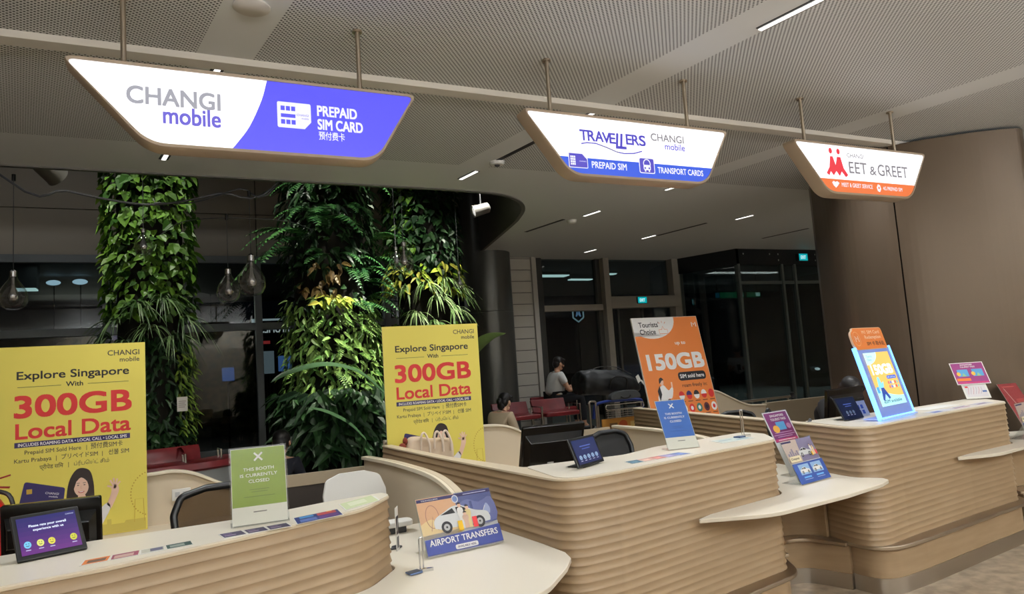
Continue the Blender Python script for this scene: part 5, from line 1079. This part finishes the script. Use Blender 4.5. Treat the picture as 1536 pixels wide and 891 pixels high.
    # clothes: shirt with sleeves, trousers, shoes
    nd_, ed = [], []
    h0 = add(hip + V(0, 0, .03), (.162, .186)); w0 = add(hip.lerp(chest, .45), (.156, .182), h0); c0 = add(chest, (.152, .196), w0); add(neck.lerp(chest, .35), (.075, .09), c0)
    for arm in (P['armL'], P['armR']):
        sh, el, wr = arm; i = add(sh, .076, c0); e0 = sh.lerp(el, sleeve) if sleeve <= 1 else el; i = add(e0, .062, i)
        if sleeve > 1: add(el.lerp(wr, sleeve - 1), .048, i)
    skin('shirt', nd_, ed, shirt, t)
    c = MB(); c.tube([neck + R @ V(.06 * cos(a_), .07 * sin(a_), -.035 - .02 * cos(a_)) for a_ in [2 * pi * k / 12 for k in range(12)]], .012, 6, closed=True); c.build('collar', shirt, t)
    if 'legL' in P:
        nd_, ed = [], []
        h0 = add(hip - V(0, 0, .0), (.150, .172))
        for kn, an in (P['legL'], P['legR']):
            s0 = hip + V(.02, .09 if kn.y > 0 else -.09, -.02); i = add(s0, .104, h0); i = add(s0.lerp(kn, .5), .094, i); i = add(kn, .078, i); i = add(kn.lerp(an, .5), .07, i); add(kn.lerp(an, .92), .06, i)
        skin('trousers', nd_, ed, pants, t)
        for kn, an in (P['legL'], P['legR']):
            MB().ball(an + V(.06, 0, -.07), (.13, .05, .045), 14, 8).build('shoe', BLACK, t)
    return t
WSH = mat('white_shirt_cloth', s(226, 226, 222), .8); BLP = mat('black_trousers_cloth', s(26, 27, 32), .85); BEI = mat('beige_top_cloth', s(186, 168, 142), .85); NVY = mat('dark_navy_cloth', s(28, 30, 40), .85)
# seated man in white by the trolley
P = dict(hip=V(0, 0, .11), chest=V(.07, 0, .43), neck=V(.09, 0, .575), head=V(.135, 0, .69), face=V(.9, .0, -.32),
         armL=(V(.08, .18, .52), V(.20, .22, .25), V(.44, .14, .31)), armR=(V(.08, -.18, .52), V(.20, -.22, .25), V(.45, -.13, .30)),
         legL=(V(.46, .11, .13), V(.46, .12, -.34)), legR=(V(.47, -.10, .13), V(.50, -.10, -.34)))
man = person('seated man in white short sleeved shirt looking down at his hands', (5.86, 10.55, .90), -.12, P, SKM, WSH, BLP, HRM, .62)
MB().box(tuple(V(.545, 0, .335)), (.012, .075, .15), Matrix.Rotation(-.5, 3, 'Y')).build('held_phone', BLACK, man, bevel=.003)
MB().tube([V(.445 + .0, -.13, .30) + V(.0, .034 * cos(a_), .034 * sin(a_)) for a_ in [2 * pi * k / 10 for k in range(10)]], .008, 6, closed=True).build('wristband', BLACK, man)
MB().tube([V(.20, .03, .40), V(.235, .02, .3), V(.215, 0, .2)], .008, 6).build('lanyard', BLACK, man)
# woman with her hair up, seen from behind
P = dict(hip=V(0, 0, .11), chest=V(.03, 0, .41), neck=V(.06, 0, .55), head=V(.12, 0, .65), face=V(.92, 0, -.3),
         armL=(V(.04, .16, .49), V(.10, .21, .22), V(.32, .12, .18)), armR=(V(.04, -.16, .49), V(.10, -.21, .22), V(.32, -.10, .18)), legL=(V(.44, .09, .11), V(.44, .1, -.32)), legR=(V(.44, -.08, .11), V(.46, -.08, -.32)))
person('seated person in beige top with dark tied hair beside the second yellow poster', (3.93, 8.62, .475), .35, P, SKM2, BEI, BLP, HRM, 1.5, bun=True)
# dark figure low behind the green sign
P = dict(hip=V(0, 0, .11), chest=V(.05, 0, .40), neck=V(.08, 0, .54), head=V(.13, 0, .65), face=V(.85, .2, -.3),
         armL=(V(.06, .18, .48), V(.12, .23, .22), V(.34, .14, .16)), armR=(V(.06, -.18, .48), V(.12, -.23, .22), V(.34, -.12, .16)), legL=(V(.44, .11, .11), V(.44, .12, -.30)), legR=(V(.44, -.10, .11), V(.46, -.10, -.30)))
person('seated person in dark clothes, head just above the green closed sign', (.88, 7.28, .345), 1.0, P, SKM, NVY, BLP, HRM, 1.6)
t = thing('low_stool', 'low dark stool under the person in dark clothes', 'stool', (.88, 7.28, 0)); MB().lathe([(.17, .28), (.19, .30), (.19, .325), (.17, .334)], n=24).build('seat', BLACK, t)
for k in range(3): MB().cyl((.12 * cos(k * 2.09), .12 * sin(k * 2.09), .28), (.17 * cos(k * 2.09), .17 * sin(k * 2.09), 0), .013, n=10).build('leg', DKGREY, t)
# attendant bowed behind the monitor of the right booth
P = dict(hip=V(0, 0, .11), chest=V(.14, 0, .40), neck=V(.22, 0, .52), head=V(.32, 0, .60), face=V(.7, .1, -.7),
         armL=(V(.15, .17, .48), V(.30, .24, .28), V(.50, .10, .31)), armR=(V(.15, -.17, .48), V(.30, -.24, .28), V(.50, -.08, .31)), legL=(V(.43, .10, .11), V(.40, .11, -.36)), legR=(V(.43, -.10, .11), V(.44, -.10, -.36)))
person('bowed dark haired attendant behind the right booth monitor', (5.74, 4.86, .57), -1.72, P, SKM2, mat('black_top_cloth', s(30, 29, 31), .85), BLP, HRM, 1.5)
# ================================================================== seats
def office_chair(label, x, y, rz, seat_z=.47, top=1.04, w_=.48, frame=BLACK, cloth=MESHBLK, grp=None, arms=True, solid=False):
    t = thing('office_chair', label, 'chair', (x, y, 0), rz, grp)      # faces -y in its own frame
    MB().prism(fillet([(-.24, -.24, .07), (.24, -.24, .07), (.23, .22, .06), (-.23, .22, .06)], 5), seat_z - .06, seat_z).build('seat', cloth if not solid else frame, t, bevel=.018)
    zb = seat_z + .12; hw = w_ / 2; R = [(-hw * .92, zb), (hw * .92, zb), (hw, top - .12), (hw * .86, top - .03), (hw * .4, top), (-hw * .4, top), (-hw * .86, top - .03), (-hw, top - .12)]
    rd = lambda z: .22 + .10 * max(0., (z - zb) / (top - zb)) ** 1.4
    if solid:
        o = fillet([(x_, z_, .05) for x_, z_ in R], 4); b = MB(); n = len(o); vs = [(x_, rd(z_) + d, z_) for d in (0, .022) for x_, z_ in o]; b.raw(vs, [tuple(range(n))[::-1], tuple(range(n, 2 * n))] + [(i, (i + 1) % n, n + (i + 1) % n, n + i) for i in range(n)]); b.build('backrest', cloth, t)
    else:
        pts = fillet([(x_, z_, .05) for x_, z_ in R], 4); MB().tube([(x_, rd(z_), z_) for x_, z_ in pts], .020, 10, closed=True).build('back_frame', frame, t)
        b = MB(); n = len(pts); b.raw([(x_, rd(z_) + .004, z_) for x_, z_ in pts], [tuple(range(n))]); b.raw([(x_, rd(z_) + .008, z_) for x_, z_ in pts], [tuple(range(n))[::-1]]); b.build('backrest', cloth, t, smooth=False)
    MB().tube(smooth_open([(0, .10, seat_z - .05), (0, .25, seat_z - .02), (0, .275, seat_z + .15), (0, .29, seat_z + .35)], 4), .022, 8).build('back_support', frame, t)
    if arms:
        for sg in (-1, 1): MB().tube(smooth_open([(sg * .22, .02, seat_z - .03), (sg * .29, .02, seat_z), (sg * .30, .02, seat_z + .20)], 4), .015, 8).bb(sg * .30 - .03, sg * .30 + .03, -.14, .13, seat_z + .19, seat_z + .22).build('armrest', frame, t, bevel=.006)
    MB().cyl((0, 0, .10), (0, 0, seat_z - .06), .028, n=14).build('gas_lift', DKGREY, t)
    for k in range(5):
        a_ = radians(90 + 72 * k); lg = MB().tube([(.03 * cos(a_), .03 * sin(a_), .10), (.28 * cos(a_), .28 * sin(a_), .072)], [.024, .016], 8).build('leg', frame, t); MB().cyl((.28 * cos(a_) - .012, .28 * sin(a_), .03), (.28 * cos(a_) + .012, .28 * sin(a_), .03), .03, n=14).build('caster', DKGREY, lg)
    return t
GM = mat('grey_mesh_fabric', s(118, 108, 98), .9)
office_chair('black framed office chair with see through grey back at nearest booth', .29, 4.02, .1, .50, 1.06, .56, BLACK, pane_mat('grey_mesh_back', (.42, .38, .34), (.1, .1, .1), .01, .6))
office_chair('white plastic chair back showing beyond the rounded end of nearest counter', 1.03, 4.12, .12, .48, 1.03, .40, WHITEP, WHITEP, None, False, True)
office_chair('black mesh office chair behind the middle counter, left of blue sign', 3.06, 4.32, .1, .50, 1.06, .40, BLACK, MESHBLK)
office_chair('black office chair beyond the loop handle on the right booth wall', 4.92, 5.0, -.2, .47, 1.02, .44, BLACK, MESHBLK)
t = thing('cable_loop', 'black rubber loop hanging over the ribbed wall of the right booth', 'loop', (4.155, 4.05, 1.012))
MB().tube(smooth_open([(.03, .02, .085), (.0, .0, .13), (-.045, -.02, .14), (-.07, -.03, .08), (-.07, -.05, -.05), (-.06, -.12, -.09), (-.05, -.28, -.085), (-.045, -.36, -.05), (-.04, -.38, .02), (-.0, -.38, .08)], 5), .012, 8).build('loop', BLACK, t)
RED = noise_col(mat('dark_red_leather', s(120, 34, 40), .32), s(106, 28, 34), s(132, 42, 46), 5)
t = thing('bench', 'long dark red padded bench with metal armrests before the left leafy column', 'bench', (0, 0, 0))
def sweep(path, prof):                                              # profile (d, z): d measured back from the path
    p = [tuple(q) for q in smooth_open(path, 6)]; nn = normals2(p, False); k = len(prof); b = MB(); vs = [(q[0] - n_.x * d, q[1] - n_.y * d, z) for q, n_ in zip(p, nn) for d, z in prof]
    b.raw(vs, [(i * k + j, (i + 1) * k + j, (i + 1) * k + (j + 1) % k, i * k + (j + 1) % k) for i in range(len(p) - 1) for j in range(k)] + [tuple(range(k)), tuple(range((len(p) - 1) * k, len(p) * k))[::-1]]); return b
BP = [(-1.5, 7.22), (-.7, 7.20), (-.1, 7.22), (.32, 7.32), (.66, 7.56)]
sweep(BP, [(0, .86), (.02, .915), (.08, .93), (.34, .925), (.40, .90), (.40, .84), (.02, .84)]).build('seat', RED, t)
sweep(BP[:4] + [(.40, 7.37)], [(.36, .92), (.38, 1.02), (.41, 1.06), (.45, 1.05), (.46, .9)]).build('backrest', RED, t)
sweep(BP, [(.03, 0), (.03, .84), (.42, .84), (.42, 0)]).build('plinth', mat('pale_grey_plinth', s(150, 152, 150), .5), t)
for x, y, a_ in ((.08, 7.34, .1), (.40, 7.50, .5)):
    MB().tube([V(x, y, .915), V(x, y, 1.0), V(x - .02, y + .16, 1.0), V(x - .02, y + .16, .915)], .011, 8).build('armrest', CHROME, t)
MB().bb(-.05, .02, 7.185, 7.205, .78, .84).build('socket', WHITEP, t, bevel=.003)
t = thing('seating_platform', 'raised grey platform under the red seats by the tiled strip', 'platform', (0, 0, 0)); MB().prism(fillet([(4.2, 9.25, .2), (6.6, 9.7, .2), (6.9, 11.1, .1), (5.4, 11.1, .1), (5.40, 10.3, .1), (4.9, 10.2, .1), (4.2, 10.0, .1)], 5), 0, .445).build('deck', mat('platform_grey', s(134, 132, 126), .5), t, bevel=.01)
def red_seat(label, x, y, z, rz):
    t = thing('lounge_seat', label, 'seat', (x, y, z), rz, 'red padded seats by the tiled strip')
    MB().prism(fillet([(-.30, -.27, .06), (.30, -.27, .06), (.30, .25, .06), (-.30, .25, .06)], 4), .36, .43).build('seat', RED, t, bevel=.02)
    MB().prism_yz([(.20, .42), (.26, .40), (.34, .60), (.29, .615)], -.30, .30).build('backrest', RED, t, bevel=.015)
    for sg in (-1, 1):
        MB().tube([(sg * .33, -.2, 0), (sg * .33, -.2, .52), (sg * .33, .18, .52), (sg * .33, .18, 0)], .013, 8).build('armrest', CHROME, t)
        MB().bb(sg * .33 - .04 * (sg > 0), sg * .33 + .04 * (sg < 0), -.02, .02, .33, .36).build('bracket', DKGREY, t)
red_seat('red padded seat under the person in the beige top', 3.98, 8.62, 0, -.9)
red_seat('red padded seat left of the two in the middle, right of the person in beige', 4.70, 9.66, .4455, -.05)
red_seat('red padded seat right of the two in the middle, below the tiled strip', 5.42, 9.72, .4455, -.05)
red_seat('red padded seat nearest the luggage trolley, under the man in white', 5.86, 10.55, .4455, .0)
# ================================================================== luggage trolley
t = thing('luggage_trolley', 'airport luggage trolley with wire basket and orange advert panel', 'luggage trolley', (5.70, 8.5, 0), -.03)
for x in (-.46, -.36): MB().tube([(x, -.1, .12), (x, -.1, 1.03)], .013, 10).build('upright', STEEL, t)
MB().tube(smooth_open([(-.47, -.1, 1.02), (-.45, -.1, 1.05), (-.38, -.1, 1.05), (-.35, -.1, 1.02)], 4), .016, 8).build('bracket_cap', STEEL, t)
for x in (-.30, .44): MB().tube([(x, -.05, .12), (x, -.05, .98)], .016, 10).build('upright', STEEL, t)
MB().tube(smooth_open([(-.36, -.02, .80), (-.34, -.04, .97), (-.26, -.06, 1.02), (.0, -.06, 1.03), (.36, -.06, 1.02), (.46, -.04, .98), (.48, -.02, .80)], 5), .022, 10).build('handle', mat('blue_handle', s(40, 62, 140), .35), t)
b = MB(); x0, x1, zt, zb = -.22, .42, .985, .80
b.tube(fillet([(x0, zt, .03), (x1, zt, .03), (x1, zt - .07, .03), (x0, zt - .07, .03)], 3) and [(x_, -.14, z_) for x_, z_ in fillet([(x0, zt, .03), (x1, zt, .03), (x1, zt - .07, .03), (x0, zt - .07, .03)], 3)], .010, 8, closed=True)
for i in range(8): b.tube([(x0 + .03 + i * .083, -.14, zt - .07), (x0 + .03 + i * .083, -.13, zb), (x0 + .03 + i * .083, -.03, zb)], .004, 6)
for i in range(4): b.tube([(x0, -.137, zt - .09 - i * .03), (x1, -.137, zt - .09 - i * .03)], .004, 6)
b.build('wire_basket', CHROME, t)
MB().bb(-.27, .41, -.09, -.07, .40, .785).build('advert_panel', mat('orange_brown_panel', s(196, 138, 60), .5), t)
a = Art(); a.rect(-.15, .54, -.02, .72, ink(120, 92, 60), 1); a.ell(-.08, .66, .04, None, ink(170, 140, 100), 2); a.ell(.08, .69, .07, .06, ink(186, 84, 40), 1); a.rect(.2, .62, .34, .72, ink(206, 176, 110), 1); a.build(t, Matrix.Translation((0, -.0905, 0)), 'print')
MB().bb(-.30, .44, -.10, .75, .15, .19).build('deck', STEEL, t)
for x, y in ((-.28, 0), (.42, 0), (.07, .72)): MB().cyl((x - .02, y, .075), (x + .02, y, .075), .075, n=20).build('wheel', BLACK, t)
for x in (-.28, .42): MB().bb(x - .03, x + .03, -.03, .05, .08, .15).build('wheel_fork', DKGREY, t)
t = thing('duffel_bag', 'big slumped black duffel bag lying on top of the trolley', 'bag', (5.68, 8.62, 1.09), -.03)
b = MB(); secs = [(-.48, .40, .20, .20), (-.47, .46, .24, .215), (-.30, .47, .25, .21), (0, .46, .26, .20), (.25, .43, .25, .18), (.42, .30, .22, .13), (.50, .20, .16, .08)]; vs = []; n = 16
for x_, hh, hy, zc in secs: vs += [(x_ + .02 * sin(3 * k), hy * cos(2 * pi * k / n) * 1.0, zc + hh / 2 * (abs(sin(2 * pi * k / n)) ** .7) * (1 if sin(2 * pi * k / n) > 0 else -1) * (.85 if sin(2 * pi * k / n) > 0 else .75)) for k in range(n)]
b.raw(vs, [(i * n + j, i * n + (j + 1) % n, (i + 1) * n + (j + 1) % n, (i + 1) * n + j) for i in range(len(secs) - 1) for j in range(n)] + [tuple(range(n))[::-1], tuple(range((len(secs) - 1) * n, len(secs) * n))])
o = b.build('body', noise_col(mat('black_nylon', s(24, 25, 26), .5), s(18, 19, 20), s(34, 35, 36), 6, 4, .5), t, angle=70); q = o.modifiers.new('sub', 'SUBSURF'); q.levels = 2; q.render_levels = 2; tx = bpy.data.textures.new('folds', 'CLOUDS'); tx.noise_scale = .16; q = o.modifiers.new('folds', 'DISPLACE'); q.texture = tx; q.strength = .07; q.mid_level = .55
MB().tube(smooth_open([(-.1, -.24, .12), (-.08, -.30, .26), (.04, -.31, .28), (.16, -.30, .24), (.18, -.24, .10)], 5), .012, 8).build('strap', BLACK, t)
MB().tube(smooth_open([(-.44, -.1, .33), (-.2, -.12, .43), (.1, -.12, .42), (.38, -.1, .30)], 5), .006, 6).build('zip', DKGREY, t)
MB().prism_xz([(.36, .26), (.41, .29), (.45, .20), (.40, .16)], -.24, -.235).prism_xz([(.44, .20), (.46, .21), (.58, .08), (.55, .06)], -.235, -.23).build('luggage_tag', PAPER, t, smooth=False)
t = thing('laptop_bag', 'small grey bag with a black handle in front of the duffel bag', 'bag', (5.74, 8.32, 1.053), -.03)
MB().prism_xz(smooth_open([(-.22, 0), (-.21, .06), (-.12, .105), (.05, .12), (.2, .11), (.27, .06), (.28, 0)], 4), -.05, .05).build('body', mat('grey_nylon', s(70, 72, 72), .6), t, bevel=.012)
MB().tube(smooth_open([(-.06, -.05, .04), (-.02, -.07, .015), (.06, -.07, .015), (.10, -.05, .04)], 4), .013, 8).build('handle', BLACK, t)

# ================================================================== signs on the glazing and the world outside, with stand-in reflections
TEAL = glow((0, 168, 176), .95)
def exit_sign(label, x, y, z, w_=.21, h=.12):
    t = thing('exit_sign', label, 'exit sign', (x, y, z)); MB().bb(-w_ / 2 - .006, w_ / 2 + .006, 0, .04, -h / 2 - .006, h / 2 + .006).build('housing', DKGREY, t)
    a = Art(); a.rect(-w_ / 2, -h / 2, w_ / 2, h / 2, TEAL, 1); a.text('EXIT', 0, -h * .26, h * .52, glow((220, 255, 255)), 2, 'C', w=w_ * .6, bold=.02); a.build(t, None, 'lit_face'); return t
exit_sign('teal exit sign on the beam of the tall glazed opening', 8.36, 11.155, 2.752)
exit_sign('teal exit sign on the black header of the glass vestibule', 11.62, 9.995, 3.44, .24, .14)
t = thing('door_number', 'big yellow number two on the vestibule glass beside the pillar', 'number', (12.86, 10.02, 2.56)); a = Art(); a.text('2', 0, 0, .50, ink(232, 190, 40), 1, w=.34, bold=.03); o = a.build(t, None, 'numeral'); q = o.modifiers.new('t', 'SOLIDIFY'); q.thickness = .006
t = thing('door_number', 'small white number two painted as a reflection left of yellow one', 'number', (12.24, 10.02, 2.72)); a = Art(); a.text('2', 0, 0, .17, glow((190, 196, 196), .8), 1, w=.10, bold=.02); o = a.build(t, None, 'numeral'); q = o.modifiers.new('t', 'SOLIDIFY'); q.thickness = .006  # glowing numeral paints in a reflected number
t = thing('guard_rail', 'low steel guard rail in front of the glass vestibule', 'railing', (0, 0, 0))
MB().tube([(7.6, 8.55, .80), (9.35, 8.63, .80)], .022, 10).build('top_rail', STEEL, t)
for k in range(4): x = 7.7 + .53 * k; MB().cyl((x, 8.555 + .045 * (x - 7.7), 0), (x, 8.555 + .045 * (x - 7.7), .79), .016, n=10).build('post', STEEL, t)
t = thing('queue_post', 'short black barrier post at the right end of the guard rail', 'post', (9.50, 8.72, 0)); MB().lathe([(.14, 0), (.14, .012), (.03, .025), (.03, .80), (.036, .81), (.036, .85), (.02, .86)], n=20).build('pole', BLACK, t); MB().lathe([(.037, .76), (.037, .80)], n=20).build('belt_head', DKGREY, t)
struct(MB().bb(-60, 80, 11.7, 90, -.12, -.02).build('ground_outside', noise_col(mat('asphalt', s(58, 58, 60), .7), s(50, 50, 52), s(66, 66, 68), 2), smooth=False))
struct(MB().bb(-20, 30, 12.4, 24, 4.3, 4.5).build('ceiling_canopy', mat('canopy_grey', s(120, 124, 124), .7), smooth=False))
STRIP = mat('pale_strip_glow', s(230), .4, emit=(.62, .86, .84), es=1.5)
def pane_strip(label, x, y, z, ln, rz=0., w_=.12):
    t = thing('glow_strip', label, 'light', (x, y, z), rz, 'glowing strips added beyond the glazing'); MB().bb(-ln / 2, ln / 2, -w_ / 2, w_ / 2, -.03, 0).build('tube', STRIP, t, smooth=False); MB().bb(-ln / 2 - .02, ln / 2 + .02, -w_ / 2 - .02, w_ / 2 + .02, 0, 4.3 - z).build('housing', mat('canopy_grey', s(120)), t, smooth=False)  # glowing strips added outside, standing in for reflections in the panes
pane_strip('long pale strip standing in for a reflection in the upper pane left of the exit sign', 10.0, 17.8, 4.22, 1.25, .0, .34)
pane_strip('shorter pale strip standing in for a reflection to the right in the same upper pane', 11.35, 18.2, 4.16, .8, .05, .2)
pane_strip('small pale strip standing in for a reflection in the upper pane over the exit sign', 12.1, 17.6, 4.24, .28, 0, .2)
pane_strip('pale glowing strip added beyond the left glazing beside the edge pendant', -2.62, 16.5, 3.80, .36, 0, .3)
def reflection_blob(label, x, y, z, r):
    t = thing('reflected_blob', label, 'reflection stand-in', (x, y, 0), 0, 'round glows standing in for reflections in the left glazing'); MB().ball((0, 0, z), (r, r * .7, r * .42), 14, 8).build('blob_body', mat('reflected_blob_glow', s(220), .4, emit=(.55, .78, .95), es=1.3), t); MB().cyl((0, .1, 0), (0, .1, z + .02), .009, n=8).build('pole', BLACK, t)  # glow added outside on a thin stand, in place of a reflection
reflection_blob('blue white glow for a reflection in left glazing, left of a pair', -2.36, 18, 4.13, .14); reflection_blob('blue white glow for a reflection in left glazing, right of a pair', -1.86, 18.02, 4.15, .15)
struct(MB().bb(8.6, 34, 11.55, 26, -.02, -.001).build('floor_vestibule', mat('pale_paving', s(150, 148, 142), .6), smooth=False))
struct(MB().prism_xz(smooth_open([(-4.6, 0), (-3.4, 3.0), (-2.4, 3.42), (-.6, 3.55), (4, 3.5), (9, 3.2), (12, 0)], 4), 25, 25.5).build('hill_outside', noise_col(mat('verge_shrubs', s(60, 66, 40), .9), s(40, 46, 30), s(112, 104, 72), 5), smooth=False))
area('verge_light', (-1.5, 23.2, 3.7), 4, .3, 28, (1, .95, .8), (radians(-60), 0, 0))
t = thing('road_barrier', 'blue and white barrier on the far verge beyond the left glazing', 'barrier', (-1.35, 22, 0))
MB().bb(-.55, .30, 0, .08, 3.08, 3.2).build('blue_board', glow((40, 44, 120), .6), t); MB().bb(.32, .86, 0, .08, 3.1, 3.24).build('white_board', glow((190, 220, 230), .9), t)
for x in (-.5, .8): MB().cyl((x, .04, 0), (x, .04, 3.1), .03, n=8).build('post', DKGREY, t)
t = thing('reflected_lettering', 'white reversed perfume shop lettering standing in for its reflection in the glazing', 'shop sign', (1.50, 14, 2.55))  # lettering added outside, mirrored to stand in for a reflected sign
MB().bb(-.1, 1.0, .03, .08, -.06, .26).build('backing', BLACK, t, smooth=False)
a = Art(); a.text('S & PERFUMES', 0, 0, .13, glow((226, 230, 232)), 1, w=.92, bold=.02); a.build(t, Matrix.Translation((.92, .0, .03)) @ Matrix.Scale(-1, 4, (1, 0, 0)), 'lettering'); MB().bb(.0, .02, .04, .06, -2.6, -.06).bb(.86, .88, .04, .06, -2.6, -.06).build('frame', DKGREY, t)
SHY = 14.1
for nm, lb, x, z, w_, h, c_ in [('reflected_shop_panel', 'pale blue glow for a reflected shop screen below the reversed lettering', 1.95, 1.98, .24, .30, (84, 124, 190)), ('reflected_shop_panel', 'grey glow for a reflected shop poster left below the reversed lettering', 1.66, 2.02, .22, .44, (120, 132, 140)), ('reflected_shop_panel', 'small red glow for a reflected strip under the reversed lettering', 1.62, 2.42, .2, .06, (190, 60, 60)), ('reflected_shop_panel', 'white glow for a reflected shop strip above the transom', 1.75, 2.86, .7, .08, (200, 214, 220)), ('reflected_shop_panel', 'small blue glow for a reflected screen low beyond the left pane', .95, 1.84, .22, .26, (64, 104, 180))]:  # glowing panels added outside in place of the shop's reflection
    SHY += .13; t = thing(nm, lb, 'lit panel', (x, SHY, z)); MB().bb(-w_ / 2, w_ / 2, 0, .02, -h / 2, h / 2).build('lit_face', glow(c_, .8), t, smooth=False); MB().bb(-w_ / 2 - .01, w_ / 2 + .01, .021, .05, -h / 2 - .01, h / 2 + .01).cyl((0, .035, -z), (0, .035, -h / 2), .02, n=8).build('casing', BLACK, t, smooth=False)
t = thing('shop_emblem', 'pale hexagonal shop emblem behind the seated man in white', 'emblem', (8.35, 13.6, 2.72)); b = MB(); hx = [(.16 * cos(radians(60 * k + 30)), .19 * sin(radians(60 * k + 30))) for k in range(6)]; b.tube([(x, 0, z) for x, z in hx], .018, 6, closed=True); b.build('outline', glow((140, 170, 180), .8), t); a = Art(); a.poly([(-.07, -.07), (-.03, .09), (0, .0), (.03, .09), (.08, -.07), (.04, -.07), (0, -.02), (-.04, -.07)], glow((110, 150, 190), .8), 1); a.build(t, None, 'mark'); MB().cyl((0, .03, -2.74), (0, .03, -.2), .02, n=8).build('post', BLACK, t)
def car(label, x, y, rz, col, lights=False):
    t = thing('car', label, 'car', (x, y, 0), rz, 'cars parked outside the glazing')
    prof = smooth_open([(-2.15, .35), (-2.2, .62), (-2.1, .85), (-1.5, .95), (-.95, 1.38), (-.2, 1.46), (.55, 1.40), (1.15, .98), (1.95, .86), (2.2, .65), (2.2, .35)], 4)
    MB().prism_xz(prof, -.88, .88).build('body', mat('car_%s' % col[0], s(*col[1]), .2, .3, coat=.6), t, bevel=.08)
    for y_ in (-.885, .885): MB().prism_xz([(-1.25, .98), (-.85, 1.34), (-.2, 1.40), (.5, 1.34), (.98, .98)], y_ - .004, y_ + .004).build('side_window', BLACK_GLOSS, t, smooth=False)
    MB().raw([(.62, -.7, 1.38), (.62, .7, 1.38), (1.2, .78, .99), (1.2, -.78, .99)], [(0, 1, 2, 3)]).build('windscreen', BLACK_GLOSS, t, smooth=False)
    for x_ in (-1.35, 1.35):
        for y_ in (-.8, .8): MB().cyl((x_, y_ - .1, .33), (x_, y_ + .1, .33), .33, n=24).build('wheel', BLACK, t)
    for y_ in (-.6, .6): MB().ball((2.12, y_, .68), (.09, .16, .08), 12, 7).build('headlight', mat('headlight_on', s(230), .3, emit=(.9, .96, 1), es=1.8) if lights else mat('headlight_off', s(200), .2), t)
    return t
car('dark blue car outside between the seated man and orange board', 13.0, 17.2, .25, ('blue', (44, 66, 104)))
car('dark car outside with both headlights on, seen through the vestibule', 24.2, 21.5, -1.9, ('black', (30, 31, 34)), True)
t = thing('reflected_board', 'green lit board standing in for a reflected arrow sign beyond the vestibule corner', 'direction board', (12.45, 12.9, 3.0)); MB().bb(-.62, .95, 0, .06, -.09, .09).build('casing', BLACK, t); a = Art(); a.rect(-.45, -.07, .32, .07, glow((16, 104, 66), .7), 1); a.rect(.42, -.06, .88, .06, glow((16, 104, 66), .7), 1); a.rect(.12, -.05, .30, .05, glow((190, 230, 220)), 2); a.rect(.72, -.04, .86, .05, glow((190, 230, 220)), 2); a.rect(-.6, -.06, -.47, .06, glow((20, 90, 110), .8), 1); a.build(t, None, 'lit_face'); MB().cyl((-.5, .03, .09), (-.5, .03, 1.5), .015, n=8).cyl((.8, .03, .09), (.8, .03, 1.5), .015, n=8).build('hanger', DKGREY, t)  # board added outside, its glow standing in for reflected green signs
area('forecourt_light', (12, 16.5, 4.25), 6, .6, 30, (.9, .98, 1))
area('forecourt_light_far', (21, 19.5, 4.25), 8, 1.2, 110, (.9, .98, 1))
area('vestibule_light', (12.2, 11.0, 3.45), 2.2, .3, 22, (1, .98, .94))
area('forecourt_light_left', (0, 16, 4.25), 5, .5, 5, (.9, .98, 1))
t = thing('plant_tag', 'small white notice stuck low on the left leafy column', 'notice', (.07, 8.13, 1.46)); MB().bb(-.05, .05, 0, .006, -.075, .075).build('card', PAPER, t, smooth=False); a = Art(); [a.line([(-.035, .03 - .02 * i), (.035 - .01 * (i % 2), .03 - .02 * i)], .005, ink(150, 120, 120), 1) for i in range(4)]; a.build(t, None, 'print'); MB().cyl((0, .004, 0), (-.1, .25, -.02), .004, n=6).build('stake', DKGREY, t)

# a print, screen or caster belongs to the piece that carries it
CARRY = {'print': ('card', 'sheet', 'board', 'flyer_sheet', 'advert_panel'), 'map_print': ('white_sheet',), 'header_print': ('header',), 'lit_poster': ('clear_panel',), 'screen': ('case', 'housing', 'body'), 'sticker': ('housing',), 'lens': ('body',), 'lamp': ('cap',), 'plug': ('plate',), 'eyes': ('body',), 'mouth': ('body',)}
for o in list(SC.objects):
    if o.parent is None: continue
    st = o.name.split('.')[0]
    for want in CARRY.get(st, ()):
        c = [q for q in o.parent.children if q.name.split('.')[0] == want]
        if c: o.parent = c[0]; break
